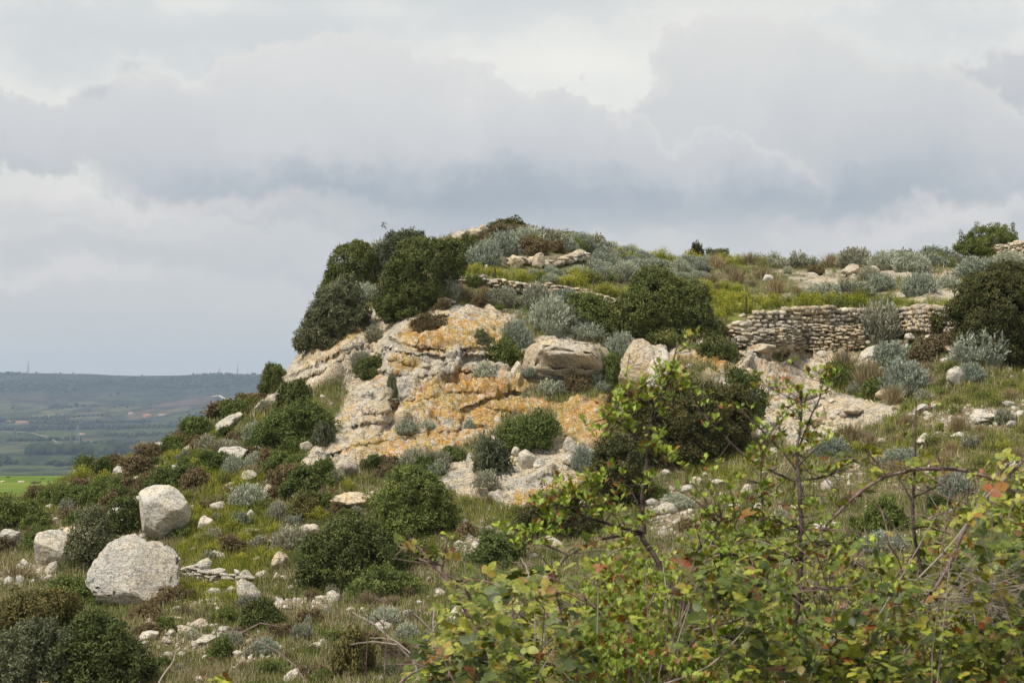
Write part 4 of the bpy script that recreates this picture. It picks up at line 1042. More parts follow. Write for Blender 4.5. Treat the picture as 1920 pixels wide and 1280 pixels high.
USED = {}
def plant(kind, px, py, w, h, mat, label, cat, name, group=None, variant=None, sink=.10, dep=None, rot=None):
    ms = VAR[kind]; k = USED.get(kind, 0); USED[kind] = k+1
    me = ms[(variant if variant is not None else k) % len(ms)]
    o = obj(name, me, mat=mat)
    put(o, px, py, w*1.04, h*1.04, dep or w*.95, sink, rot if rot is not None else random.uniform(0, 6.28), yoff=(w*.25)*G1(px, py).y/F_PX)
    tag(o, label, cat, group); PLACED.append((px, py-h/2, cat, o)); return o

def bush(px, py, lobes, mat, label, cat='juniper bush', name='juniper_bush', leafm=.10, dens=1.0, seed=1, clump=.14, rough=.12, trunk=True, depth_k=1.0, asp=.42, yoff=None, dir_up=.25, core_k=.52):
    """one hand-shaped shrub: lobes are (px, py, rx, ry[, forward m]) seen in the photograph; depth follows the width"""
    p = G1(px, py); s = p.y/F_PX; root = empty(name, p); tag(root, label, cat)
    lobes = [(l[0], l[1]+l[3]*.05, l[2]*.88, l[3]*.88)+tuple(l[4:]) for l in lobes]; mw = max(l[2] for l in lobes)
    back = (mw*s*.55 if yoff is None else yoff)
    L3 = []
    for l in lobes:
        x = (l[0]-px)*s; z = (py-l[1])*s; f = l[4] if len(l) > 4 else 0
        L3.append((x, back-f, z, l[2]*s, l[2]*s*depth_k, l[3]*s))
    area = sum(4*a*e for _, _, _, a, b, e in L3)
    ncl = int(area/(.20**2)*2.1*dens); per = 40
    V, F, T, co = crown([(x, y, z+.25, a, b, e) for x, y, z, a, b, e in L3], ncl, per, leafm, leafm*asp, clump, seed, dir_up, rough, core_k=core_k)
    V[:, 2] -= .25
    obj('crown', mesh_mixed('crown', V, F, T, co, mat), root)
    if trunk:
        segs = []
        rr = random.Random(seed)
        for l in L3:
            a = Vector((rr.uniform(-.1, .1), back*.5, -.25)); b = Vector((l[0]*.7, l[1]*.9, max(l[2]*.7, .1))); c = Vector((l[0], l[1], l[2]))
            m_ = (a+b)/2+Vector((rr.uniform(-.1, .1), 0, .1)); segs += [(a, m_, .07, .055), (m_, b, .055, .04), (b, c, .04, .02)]
        V, F = tubes(segs, 5); obj('trunk', mesh_np('trunk', V, F, M_TRNK), root)
    PLACED.append((px, lobes[0][1], cat, root))
    return root

bush(655, 542, [(655,500,42,44),(640,520,32,30),(680,480,24,20),(625,535,18,18),(668,470,22,16),(622,545,24,28),(655,538,42,24),(695,540,26,18)], M_JUN, 'dark green juniper at the left shoulder of the skyline, leftmost of the summit shrubs', seed=11)
bush(752, 520, [(752,468,36,34),(725,490,28,34),(775,455,24,20),(735,455,20,18)], M_OLV, 'grey-green bush on the skyline between two dark junipers', 'evergreen shrub', 'evergreen_shrub', seed=12, rough=.2)
bush(790, 590, [(800,490,56,46),(840,490,34,40),(760,540,36,42),(800,545,40,38),(735,570,28,26),(770,475,30,28),(720,585,16,14),(852,470,20,22),(765,588,34,20),(820,575,30,18),(745,520,28,34)], M_JUN, 'large windswept juniper leaning over the cliff top', seed=13, rough=.14)
bush(738, 592, [(728,548,22,32),(745,520,20,26),(718,575,18,18)], M_JUNB, 'brown-tinged juniper at the left foot of the windswept juniper', seed=14, yoff=.2)
bush(620, 648, [(625,590,44,36),(590,620,32,26),(650,600,36,30),(570,640,16,14),(620,560,34,22),(665,585,26,20),(600,600,30,36),(578,628,26,24),(605,642,30,18),(655,620,32,20),(640,545,34,20),(560,645,12,12)], M_OLV, 'grey-green and brown thicket hanging over the left edge of the cliff', 'scrub thicket', 'scrub_thicket', seed=15, rough=.22, core_k=.78)
bush(635, 570, [(625,560,32,22),(650,555,26,18)], M_JUNG, 'small green bush above the thicket on the left edge', 'evergreen shrub', 'evergreen_shrub', seed=16)
bush(1245, 645, [(1240,565,66,58),(1195,590,50,44),(1290,590,52,46),(1330,620,34,30),(1150,600,30,32),(1230,525,40,26),(1170,620,34,26),(1240,622,50,28),(1300,555,36,30),(1262,632,70,18)], M_JUN, 'big domed dark green juniper in the middle above the white rock', seed=17, rough=.12, dens=1.3)
bush(1100, 622, [(1105,590,36,34),(1075,600,24,24),(1125,610,26,24),(1090,575,24,18)], M_JUNG, 'dark green shrub at the left foot of the domed juniper', 'evergreen shrub', 'evergreen_shrub', seed=18, rough=.2)
bush(1352, 674, [(1350,650,34,22),(1370,655,18,16),(1330,652,18,16)], M_JUN, 'low dark bush under the right side of the domed juniper', 'evergreen shrub', 'evergreen_shrub', seed=19)
bush(1300, 878, [(1310,780,80,64),(1250,810,62,60),(1350,800,62,62),(1220,760,40,30),(1310,840,70,42),(1385,760,30,40),(1260,850,50,34),(1200,790,28,26)], M_JUNB, 'big brownish juniper behind the hawthorn spray', seed=20, dens=1.2)
bush(1396, 795, [(1398,745,34,40),(1405,770,26,30),(1380,715,22,18)], M_JUNG, 'bright green bush at the right shoulder of the big brownish juniper', 'evergreen shrub', 'evergreen_shrub', seed=21, yoff=-.6)
bush(1885, 685, [(1890,580,74,72),(1850,620,58,50),(1930,640,60,60),(1850,545,44,38),(1900,520,44,28),(1805,580,24,26),(1920,560,60,60),(1960,600,70,80),(1880,650,60,40)], M_JUND, 'very dark juniper at the right edge of the hill', seed=22, dens=.9)
bush(1775, 622, [(1772,600,26,22),(1795,612,24,18),(1758,595,12,14)], M_JUND, 'low dark bush at the left foot of the right edge juniper', 'evergreen shrub', 'evergreen_shrub', seed=23)
bush(772, 1012, [(775,930,62,42),(735,960,46,40),(815,965,44,40),(775,985,68,32),(770,905,40,22),(840,990,24,20)], M_JUNG, 'rounded green juniper below the cliff, upper one of the touching pair', seed=24, rough=.16)
bush(655, 1105, [(650,1030,60,46),(605,1050,48,44),(700,1045,52,50),(650,1075,84,36),(580,1075,30,26),(660,1000,46,24)], M_JUN, 'wide dark olive juniper, lower one of the touching pair', seed=25)
bush(735, 1070, [(735,1040,50,34),(765,1055,34,24),(790,1035,26,22)], M_JUNG, 'green shrub at the right foot of the touching junipers', 'evergreen shrub', 'evergreen_shrub', seed=26)
bush(720, 1132, [(720,1105,56,30),(690,1112,30,22),(755,1110,34,22)], M_JUNG, 'low green shrub below the touching junipers', 'evergreen shrub', 'evergreen_shrub', seed=27, rough=.2)
bush(1160, 962, [(1160,880,48,50),(1135,910,36,44),(1190,930,40,34),(1155,850,34,26)], M_JUND, 'very dark shrub behind the hawthorn left of the brownish juniper', 'evergreen shrub', 'evergreen_shrub', seed=28)
bush(180, 1300, [(185,1225,70,62),(130,1240,56,52),(235,1250,46,48),(170,1180,46,28),(180,1270,90,40)], M_JUN, 'big dark olive juniper at the bottom left', seed=29, dens=.85)
bush(62, 1195, [(60,1145,62,38),(110,1135,32,30),(15,1160,40,36),(70,1170,66,26)], M_JUNB, 'broad brownish bush at the left edge behind the grey-green one', 'evergreen shrub', 'evergreen_shrub', seed=30)
bush(55, 1300, [(60,1215,54,52),(20,1240,44,54),(105,1230,32,44),(50,1265,64,44)], M_OLV, 'grey-green shrub in the bottom left corner', 'evergreen shrub', 'evergreen_shrub', seed=31, rough=.2, dens=.85)
bush(168, 1078, [(170,1015,40,44),(150,1040,32,34),(195,1035,26,40),(170,975,26,18)], M_OLV, 'round grey-green bush between the rounded boulder and the cracked boulder', 'evergreen shrub', 'evergreen_shrub', seed=32, rough=.18)
bush(228, 1005, [(232,960,32,34),(215,985,26,24),(248,985,18,26)], M_JUN, 'dark bush against the left side of the upright boulder', 'evergreen shrub', 'evergreen_shrub', seed=33)
bush(545, 842, [(545,795,50,34),(505,815,34,26),(585,790,36,34),(560,825,52,24),(600,815,30,26)], M_JUNG, 'broad green bush on the upper left spur under the cliff', 'evergreen shrub', 'evergreen_shrub', seed=34, rough=.18)
bush(325, 928, [(345,900,32,26),(300,905,36,22),(320,915,48,16)], M_JUNG, 'dark green spreading bush above the upright boulder', 'evergreen shrub', 'evergreen_shrub', seed=35, rough=.2)
bush(995, 850, [(1000,808,40,30),(965,820,30,24),(1025,800,26,24),(990,830,46,20)], M_JUNG, 'spreading green shrub growing on the orange slab', 'evergreen shrub', 'evergreen_shrub', seed=36, rough=.25, core_k=.55)
bush(40, 992, [(30,962,44,26),(75,972,26,20),(0,960,34,30)], M_JUNG, 'dark green scrub at the left edge above the pale boulder', 'evergreen shrub', 'evergreen_shrub', seed=37, rough=.2)
bush(1030, 1010, [(1030,965,50,36),(990,980,32,26),(1080,975,40,34)], M_JUND, 'dark shrub with bare twigs behind the bramble tips', 'evergreen shrub', 'evergreen_shrub', seed=38, rough=.2)
bush(1850, 482, [(1862,450,42,26),(1832,462,34,20),(1890,446,24,20),(1806,468,20,12),(1850,472,50,14)], M_HRBG, 'bright green leafy shrub on the skyline beside the right wall', 'leafy shrub', 'leafy_shrub', seed=39, rough=.3, core_k=.5, yoff=.3)

J = 'evergreen shrub'; JN = 'evergreen_shrub'; S = 'silver shrub'; SN = 'silver_shrub'
for a in [
 ('jun_mid', 955, 436, 74, 27, M_JUND, 'dark flat-topped bush at the summit skyline', J, JN),
 ('jun_mid', 485, 1183, 76, 56, M_JUN, 'small round dark bush on the open lower slope', J, JN),
 ('jun_mid', 662, 1272, 92, 82, M_JUNB, 'brownish bush at the bottom edge left of the brambles', J, JN),
 ('jun_mid', 512, 735, 56, 48, M_JUN, 'small dark bush at the tip of the cliff ridge', J, JN),
 ('jun_mid', 552, 766, 74, 50, M_JUN, 'dark bush below the cliff ridge beside the bare grey shrub', J, JN),
 ('jun_mid', 696, 706, 66, 40, M_JUN, 'dark bush in the notch of the cliff', J, JN),
 ('loose', 916, 892, 84, 66, M_OLV, 'dark olive shrub on the white outcrop below the cliff', J, JN),
 ('loose', 930, 1062, 104, 56, M_JUNG, 'green shrub beside the stony patch behind the brambles', J, JN),
 ('jun_mid', 1658, 1008, 84, 66, M_JUNG, 'dense dark green bush seen through the right brambles', J, JN),
 ('jun_mid', 588, 925, 92, 46, M_JUNG, 'low green bush left of the pinkish rock', J, JN),
 ('loose', 580, 978, 80, 50, M_JUNB, 'brown-green bush left of the rounded green juniper', J, JN),
 ('loose', 610, 960, 50, 34, M_JUNG, 'green bush under the flat pinkish slab', J, JN),
 ('loose', 1308, 474, 30, 30, M_JUND, 'small dark ragged shrub alone on the skyline', J, JN),
 ('loose', 1345, 480, 44, 22, M_OLV, 'low twiggy shrub on the skyline right of the ragged one', J, JN),
 ('loose', 1694, 480, 66, 24, M_HRBG, 'low bright green shrub on the right skyline', J, JN),
 ('loose', 1530, 515, 34, 18, M_BRN, 'little brown bush on the pale terrace rock', J, JN),
 ('jun_mid', 1760, 670, 84, 40, M_BRN, 'brown scrub below the wall left of the large silver shrub', J, JN),
 ('loose', 160, 893, 56, 34, M_JUNG, 'green bush at the left end of the spur skyline', J, JN),
 ('loose', 260, 893, 80, 34, M_BRN, 'reddish brown scrub along the spur skyline', J, JN),
 ('loose', 210, 885, 60, 26, M_BRN, 'brown scrub on the skyline near the far left', J, JN),
 ('loose', 355, 810, 40, 26, M_JUNG, 'dark green bush on the skyline of the spur', J, JN),
 ('loose', 430, 780, 90, 26, M_BRN, 'brown scrub on the skyline of the upper spur', J, JN),
 ('loose', 470, 765, 60, 24, M_BRN, 'brown scrub on the skyline just below the ridge tip', J, JN),
 ('loose', 380, 840, 50, 26, M_BRN, 'brown bush between two white slabs on the spur', J, JN),
 ('loose', 215, 960, 66, 34, M_BRN, 'brown-green scrub left of the dark boulder bush', J, JN),
 ('loose', 130, 1130, 90, 46, M_JUNG, 'green bush left of the cracked boulder', J, JN),
 ('loose', 190, 1135, 50, 40, M_JUNG, 'dark green bush touching the left foot of the cracked boulder', J, JN),
 ('loose', 278, 1132, 50, 30, M_JUNB, 'brown-green low bush in front of the cracked boulder', J, JN),
 ('loose', 420, 1168, 50, 34, M_HRBG, 'olive bushy tuft left of the round dark bush', J, JN),
 ('loose', 410, 1240, 60, 44, M_JUNG, 'green scrub on the lower slope by the ribbed stone', J, JN),
 ('loose', 1145, 735, 44, 66, M_JUNG, 'dark green shrub in the gully left of the white knob', J, JN),
 ('loose', 1140, 692, 40, 34, M_JUN, 'dark tuft right of the layered block', J, JN),
 ('loose', 945, 680, 60, 44, M_JUNG, 'dark green bush in the cleft left of the layered block', J, JN),
 ('loose', 1150, 738, 36, 26, M_OLV, 'grey-green tuft at the bottom of the gully', J, JN),
 ('loose', 1310, 880, 60, 26, M_HRBG, 'yellow-green weeds at the foot of the brownish juniper', 'herb clump', 'herb_clump'),
 ('loose', 605, 835, 40, 40, M_OLV, 'grey-green shrub at the left foot of the cliff', J, JN),
 ('loose', 890, 540, 32, 22, M_JUNG, 'dark green cushion below the long low wall', J, JN),
 ('loose', 880, 470, 40, 30, M_JUN, 'dark bush under the skyline boulders', J, JN),
 ('loose', 1125, 466, 36, 22, M_BRN, 'brown bush on the skyline right of the summit', J, JN),
 ('loose', 1012, 444, 26, 12, M_BRN, 'brown tuft on the skyline right of the summit bush', J, JN),
 ('loose', 1060, 444, 60, 14, M_JUNG, 'green scrub on the skyline right of the summit', J, JN),
 ('loose', 810, 610, 70, 24, M_BRN, 'rusty brown mat of dead growth on top of the cliff', J, JN),
 ('loose', 790, 616, 40, 18, M_BRN, 'rusty cushion at the left of the dead mat on the cliff', J, JN),
 ('loose', 905, 640, 34, 26, M_OLV, 'small grey cushion in a hollow of the cliff face', J, JN),
 ('loose', 730, 748, 18, 40, M_OLV, 'thin grey shrub in the crack of the cliff', J, JN),
 ('dead', 640, 735, 62, 76, None, 'bare grey twiggy shrub left of the notch in the cliff', 'bare shrub', 'bare_shrub'),
 ('dead', 1490, 705, 44, 34, None, 'bare grey-brown twigs at the edge of the right cliff', 'bare shrub', 'bare_shrub'),
 ('dead', 745, 1275, 90, 60, None, 'pale dead twigs at the bottom edge left of the brambles', 'bare shrub', 'bare_shrub'),
 ('dead', 1500, 760, 40, 50, None, 'thin bare shrub against the right cliff', 'bare shrub', 'bare_shrub'),
 ('dead', 1010, 960, 60, 50, None, 'whitish bare branches above the dark shrub behind the brambles', 'bare shrub', 'bare_shrub'),
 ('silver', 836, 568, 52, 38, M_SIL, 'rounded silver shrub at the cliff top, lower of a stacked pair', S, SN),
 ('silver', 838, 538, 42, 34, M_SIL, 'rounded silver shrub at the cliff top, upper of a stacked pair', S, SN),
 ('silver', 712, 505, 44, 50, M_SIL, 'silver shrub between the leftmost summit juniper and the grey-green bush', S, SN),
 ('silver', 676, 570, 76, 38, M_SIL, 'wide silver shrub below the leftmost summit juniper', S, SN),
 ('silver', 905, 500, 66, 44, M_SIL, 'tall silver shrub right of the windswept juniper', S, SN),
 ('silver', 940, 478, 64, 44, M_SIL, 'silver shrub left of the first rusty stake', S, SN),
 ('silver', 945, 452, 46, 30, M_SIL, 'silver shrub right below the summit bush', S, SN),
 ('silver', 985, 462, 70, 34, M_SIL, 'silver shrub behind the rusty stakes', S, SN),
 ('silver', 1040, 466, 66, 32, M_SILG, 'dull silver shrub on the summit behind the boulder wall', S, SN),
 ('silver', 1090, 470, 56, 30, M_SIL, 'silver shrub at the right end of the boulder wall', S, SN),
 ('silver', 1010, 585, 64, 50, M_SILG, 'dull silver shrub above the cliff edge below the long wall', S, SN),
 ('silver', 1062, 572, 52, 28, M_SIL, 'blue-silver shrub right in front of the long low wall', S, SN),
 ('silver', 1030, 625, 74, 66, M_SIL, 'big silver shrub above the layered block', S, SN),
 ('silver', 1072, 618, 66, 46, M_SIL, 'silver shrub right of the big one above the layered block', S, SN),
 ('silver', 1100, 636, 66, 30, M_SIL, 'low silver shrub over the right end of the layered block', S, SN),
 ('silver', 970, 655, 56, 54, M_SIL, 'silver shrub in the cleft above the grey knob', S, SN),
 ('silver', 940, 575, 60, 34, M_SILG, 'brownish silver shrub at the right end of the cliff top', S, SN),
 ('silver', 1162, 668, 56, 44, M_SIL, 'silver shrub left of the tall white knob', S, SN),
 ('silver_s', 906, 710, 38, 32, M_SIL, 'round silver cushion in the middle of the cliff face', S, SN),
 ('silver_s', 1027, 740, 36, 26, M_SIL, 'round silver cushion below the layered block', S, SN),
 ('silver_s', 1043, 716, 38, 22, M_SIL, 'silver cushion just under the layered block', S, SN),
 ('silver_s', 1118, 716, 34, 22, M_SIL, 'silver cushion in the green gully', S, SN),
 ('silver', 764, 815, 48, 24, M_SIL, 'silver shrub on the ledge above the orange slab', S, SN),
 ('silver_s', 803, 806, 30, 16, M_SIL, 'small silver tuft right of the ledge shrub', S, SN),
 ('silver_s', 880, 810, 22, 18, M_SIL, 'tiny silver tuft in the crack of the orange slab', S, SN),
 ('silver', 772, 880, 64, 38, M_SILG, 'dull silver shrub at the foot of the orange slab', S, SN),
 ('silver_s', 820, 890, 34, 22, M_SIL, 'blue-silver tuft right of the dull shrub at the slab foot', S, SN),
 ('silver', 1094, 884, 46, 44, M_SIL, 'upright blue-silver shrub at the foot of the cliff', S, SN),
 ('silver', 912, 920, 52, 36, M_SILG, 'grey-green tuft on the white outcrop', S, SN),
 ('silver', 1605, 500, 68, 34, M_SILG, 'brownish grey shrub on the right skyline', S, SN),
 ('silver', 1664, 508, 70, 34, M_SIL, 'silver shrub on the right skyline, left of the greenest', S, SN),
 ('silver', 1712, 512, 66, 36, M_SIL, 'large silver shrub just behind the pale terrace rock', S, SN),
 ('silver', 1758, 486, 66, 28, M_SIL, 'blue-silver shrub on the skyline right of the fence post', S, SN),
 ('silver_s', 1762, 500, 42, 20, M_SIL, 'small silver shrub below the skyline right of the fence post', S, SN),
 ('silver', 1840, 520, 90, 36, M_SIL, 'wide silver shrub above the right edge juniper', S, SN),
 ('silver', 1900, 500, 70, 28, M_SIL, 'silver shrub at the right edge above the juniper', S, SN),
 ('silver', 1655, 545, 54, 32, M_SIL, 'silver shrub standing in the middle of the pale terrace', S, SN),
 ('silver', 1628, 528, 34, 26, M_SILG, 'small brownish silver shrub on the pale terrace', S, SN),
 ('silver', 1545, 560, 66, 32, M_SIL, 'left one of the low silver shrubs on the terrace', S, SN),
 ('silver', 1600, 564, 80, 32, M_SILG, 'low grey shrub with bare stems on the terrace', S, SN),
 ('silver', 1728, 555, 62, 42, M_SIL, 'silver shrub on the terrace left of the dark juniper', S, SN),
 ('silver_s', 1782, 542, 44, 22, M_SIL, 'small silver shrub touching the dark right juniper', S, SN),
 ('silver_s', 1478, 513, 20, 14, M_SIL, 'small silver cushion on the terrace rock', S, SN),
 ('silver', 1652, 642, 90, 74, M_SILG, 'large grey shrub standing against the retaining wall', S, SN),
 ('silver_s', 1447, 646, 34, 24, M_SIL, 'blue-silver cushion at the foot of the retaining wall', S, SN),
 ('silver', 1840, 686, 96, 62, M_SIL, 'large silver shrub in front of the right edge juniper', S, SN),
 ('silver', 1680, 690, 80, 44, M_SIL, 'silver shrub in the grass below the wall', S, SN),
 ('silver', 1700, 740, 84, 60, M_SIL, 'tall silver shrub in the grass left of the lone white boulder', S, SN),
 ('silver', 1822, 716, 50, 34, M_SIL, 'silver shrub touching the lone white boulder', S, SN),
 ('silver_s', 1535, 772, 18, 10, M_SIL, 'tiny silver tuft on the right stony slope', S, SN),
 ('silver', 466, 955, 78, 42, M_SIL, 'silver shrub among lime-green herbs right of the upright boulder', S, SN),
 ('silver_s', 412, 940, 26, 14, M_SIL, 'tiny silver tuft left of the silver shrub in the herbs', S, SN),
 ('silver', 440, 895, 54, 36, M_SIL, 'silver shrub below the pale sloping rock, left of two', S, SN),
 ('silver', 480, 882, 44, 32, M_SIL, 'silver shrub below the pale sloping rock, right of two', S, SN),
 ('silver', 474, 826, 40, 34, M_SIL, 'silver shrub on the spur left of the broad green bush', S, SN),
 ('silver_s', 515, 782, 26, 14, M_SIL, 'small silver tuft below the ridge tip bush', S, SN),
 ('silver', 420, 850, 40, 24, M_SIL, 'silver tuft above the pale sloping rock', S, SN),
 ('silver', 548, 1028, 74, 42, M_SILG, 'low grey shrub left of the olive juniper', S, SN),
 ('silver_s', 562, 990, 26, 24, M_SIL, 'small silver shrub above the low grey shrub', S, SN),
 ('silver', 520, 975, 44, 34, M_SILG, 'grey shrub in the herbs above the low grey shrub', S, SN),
 ('silver', 470, 1148, 50, 26, M_SILG, 'dull grey shrub at the foot of the pointed pale rock', S, SN),
 ('silver', 433, 1218, 46, 34, M_SILG, 'dull grey shrub on the bare lower slope', S, SN),
 ('silver', 497, 1238, 48, 32, M_SIL, 'blue-silver shrub near the bottom edge', S, SN),
 ('silver', 722, 1178, 62, 34, M_SIL, 'silver shrub left of the brambles, left of two', S, SN),
 ('silver', 762, 1198, 52, 30, M_SIL, 'silver shrub left of the brambles, right of two', S, SN),
 ('silver_s', 577, 1178, 16, 22, M_SIL, 'tiny silver shrub on the open dry grass', S, SN),
 ('silver', 1565, 860, 70, 36, M_SIL, 'silver shrub seen behind the upright hawthorn twigs', S, SN),
 ('silver', 1470, 1000, 60, 44, M_SILG, 'grey shrub seen through the hawthorn on the right', S, SN),
 ('silver', 1660, 1040, 90, 36, M_SIL, 'silver shrub seen above the right brambles', S, SN),
 ('silver', 1790, 930, 60, 50, M_SIL, 'silver shrub seen through the arching bramble', S, SN),
 ('silver', 1275, 960, 60, 26, M_SIL, 'silver shrub seen behind the hawthorn stem', S, SN),
 ('silver', 1690, 870, 70, 30, M_SIL, 'silver shrub on the right slope behind the tall twig', S, SN),
 ('silver_s', 668, 950, 40, 26, M_SIL, 'silver tuft on the flat pinkish slab', S, SN),
 ('silver', 120, 1010, 34, 16, M_SILG, 'grey tuft above the rounded boulder', S, SN),
 ('silver', 735, 600, 40, 26, M_SILG, 'grey tuft under the windswept juniper', S, SN),
 ('silver', 790, 585, 60, 22, M_SILG, 'grey mat at the cliff edge under the windswept juniper', S, SN),
 ('silver', 705, 640, 40, 24, M_SILG, 'grey tuft in the gully of the cliff', S, SN),
 ('silver', 680, 690, 46, 30, M_SILG, 'grey tuft above the notch bush', S, SN),
 ('herb', 318, 1118, 44, 30, M_HRBG, 'green weeds over the right foot of the cracked boulder', 'herb clump', 'herb_clump'),
 ('loose', 312, 1100, 56, 34, M_BRN, 'brown-green scrub at the lower right of the cracked boulder', J, JN),
 ('herb', 240, 1132, 40, 22, M_HRBG, 'green weeds at the front foot of the cracked boulder', 'herb clump', 'herb_clump'),
 ('loose', 330, 1012, 40, 24, M_JUNG, 'dark green bush at the right foot of the upright boulder', J, JN),
 ('tuft', 874, 566, 34, 32, M_DRY, 'golden dry grass tuft above the cliff, left of two', 'grass tuft', 'grass_tuft'),
 ('tuft', 908, 556, 30, 22, M_DRY, 'golden dry grass tuft above the cliff, right of two', 'grass tuft', 'grass_tuft'),
 ('tuft', 862, 548, 24, 22, M_DRY, 'small golden tuft at the left end of the long low wall', 'grass tuft', 'grass_tuft'),
 ('tuft', 30, 1095, 66, 32, M_DRY, 'straw-coloured tuft at the left edge', 'grass tuft', 'grass_tuft'),
 ('tuft', 405, 955, 50, 32, M_DRY, 'dry tawny grass left of the silver shrub in the herbs', 'grass tuft', 'grass_tuft'),
 ('tuft', 1630, 735, 60, 66, M_DRY, 'tall dry grass left of the tall silver shrub', 'grass tuft', 'grass_tuft'),
 ('tuft', 1585, 700, 60, 46, M_DRY, 'dry grass tuft below the retaining wall', 'grass tuft', 'grass_tuft'),
 ('tuft', 1600, 830, 60, 44, M_DRY, 'dry grass on the right slope behind the twigs', 'grass tuft', 'grass_tuft'),
 ('tuft', 270, 838, 44, 22, M_DRY, 'dry stalks on the spur skyline', 'grass tuft', 'grass_tuft'),
]: plant(*a)

# ---- fields of many small plants: each one an object, worded by what stands next to it
LANDMARKS = [(o_[0], o_[1], o_[2]) for o_ in []]
LM = [(305,960,'the tall upright boulder'),(250,1060,'the broad cracked boulder'),(110,1020,'the rounded left boulder'),(485,1150,'the round dark bush'),(405,1080,'the low stone heap'),(473,1110,'the pointed pale rock'),
 (170,1010,'the round grey-green bush'),(545,800,'the broad green spur bush'),(650,1050,'the olive juniper'),(775,950,'the rounded green juniper'),(660,940,'the flat pinkish slab'),(640,700,'the bare twiggy shrub'),(696,685,'the cliff notch bush'),
 (905,695,'the cliff face cushion'),(1060,665,'the layered block'),(1202,700,'the tall white knob'),(1245,570,'the domed juniper'),(1310,790,'the brownish juniper'),(1500,600,'the retaining wall'),(1650,605,'the large grey shrub'),
 (1797,705,'the lone white boulder'),(1700,715,'the tall silver shrub'),(1885,600,'the right edge juniper'),(1000,490,'the summit boulder wall'),(955,424,'the summit bush'),(1000,535,'the long low wall'),(800,510,'the windswept juniper'),(655,500,'the leftmost summit juniper'),
 (1308,460,'the ragged skyline shrub'),(1600,485,'the brownish skyline shrub'),(1850,450,'the bright skyline shrub'),(915,865,'the dark olive shrub'),(995,810,'the slab shrub'),(461,893,'the low white boulder'),(362,835,'the narrow spur slab'),(185,1230,'the bottom left juniper'),
 (60,1150,'the broad brownish bush'),(466,935,'the silver shrub in the herbs'),(1396,745,'the bright green shoulder bush'),(662,1230,'the brownish bottom bush'),(735,1165,'the paired silver shrubs'),(1530,505,'the little brown bush'),(1655,530,'the middle terrace shrub'),(325,910,'the spreading bush'),(1658,980,'the dark bush in the brambles'),(1540,985,'the flat white slab'),(930,1035,'the stony patch shrub'),(548,1010,'the low grey shrub'),(40,970,'the left edge scrub')]
def where(px, py, used, stem_):
    L2 = sorted(LM, key=lambda l: math.hypot(l[0]-px, (l[1]-py)*1.2))
    def rel(l):
        dx, dy = px-l[0], py-l[1]
        if abs(dx) > 2.2*abs(dy): return 'left of' if dx < 0 else 'right of'
        if abs(dy) > 2.2*abs(dx): return 'above' if dy < 0 else 'below'
        return ('upper' if dy < 0 else 'lower') + (' left of' if dx < 0 else ' right of')
    for l in L2[:3]:
        c = f'{stem_} {rel(l)} {l[2]}'
        if c not in used: used.add(c); return c
    for i in range(0, 6):
        for j in range(i+1, 7):
            a, b = L2[i], L2[j]
            c = f"{stem_} {rel(a)} {a[2]}, {rel(b)} {b[2]}".replace(' the ', ' ').replace('  ', ' ')
            if c not in used and len(c.split()) <= 16: used.add(c); return c
    return f'{stem_} {rel(L2[0])} {L2[0][2]}'
USED_L = set()
KEEP = [[(855,514),(1000,520),(1150,548),(1160,576),(1100,566),(1000,556),(855,538)], [(940,470),(1115,468),(1110,502),(940,506)], [(1365,572),(1800,568),(1800,665),(1365,665)],
        [(1440,505),(1600,507),(1640,522),(1480,520)],[(1480,522),(1570,518),(1580,538),(1500,538)],[(1640,548),(1790,538),(1800,560),(1700,562)]]
def in_keep(x, y, h):
    return any(poly_sd(np.array([x]), np.array([v]), k)[0] > 0 for k in KEEP for v in (y-h*.8, y-h*.4))
def scatter(polys, n, kinds, mind, r, avoid=True):
    """kinds: list of (weight, variant, mat, (wmin, wmax), aspect, stem words, cat, name, group)"""
    pts = []
    box = np.array([p for pl in polys for p in pl]); lo, hi = box.min(0), box.max(0)
    tries = 0
    wsum = np.cumsum([k[0] for k in kinds]); wsum = wsum/wsum[-1]
    while len(pts) < n and tries < n*60:
        tries += 1
        x, y = r.uniform(lo[0], hi[0]), r.uniform(lo[1], hi[1])
        if not any(poly_sd(np.array([x]), np.array([y]), pl)[0] > 0 for pl in polys): continue
        if y < skyline(x)+2: continue
        if any((x-a)**2+((y-b)*1.7)**2 < mind**2 for a, b in pts): continue
        if avoid and gattr('rock', np.array([x]), np.array([y]))[0] > .5: continue
        if any(abs(x-q[0]) < 22 and abs(y-14-q[1]) < 14 for q in PLACED if q[2] == 'juniper bush'): continue
        k = kinds[int(np.searchsorted(wsum, r.random()))]
        w = r.uniform(*k[3]); h = w*k[4]*r.uniform(.8, 1.2)
        if in_keep(x, y, h): continue
        pts.append((x, y))
        me = VAR[k[1]][int(r.integers(len(VAR[k[1]])))]
        o = obj(k[7], me, mat=k[2]); put(o, x, y, w, h, w, .12, r.uniform(0, 6.28))
        tag(o, where(x, y-h/2, USED_L, k[5]), k[6], k[8])
rs = np.random.default_rng(21)
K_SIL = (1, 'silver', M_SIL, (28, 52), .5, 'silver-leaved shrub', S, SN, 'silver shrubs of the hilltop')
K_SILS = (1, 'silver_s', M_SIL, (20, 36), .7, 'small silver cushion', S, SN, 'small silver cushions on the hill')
K_SILG = (1, 'silver_s', M_SILG, (22, 44), .7, 'dull grey low shrub', 'grey shrub', 'grey_shrub', 'dull grey shrubs on the hill')
K_HERB = (1, 'herb', M_HERB, (24, 48), .55, 'lime-green flowering herb', 'herb clump', 'herb_clump', 'lime-green herbs on the hill')
K_HRBG = (1, 'herb', M_HRBG, (24, 48), .55, 'green leafy herb', 'herb clump', 'herb_clump', 'green herbs on the hill')
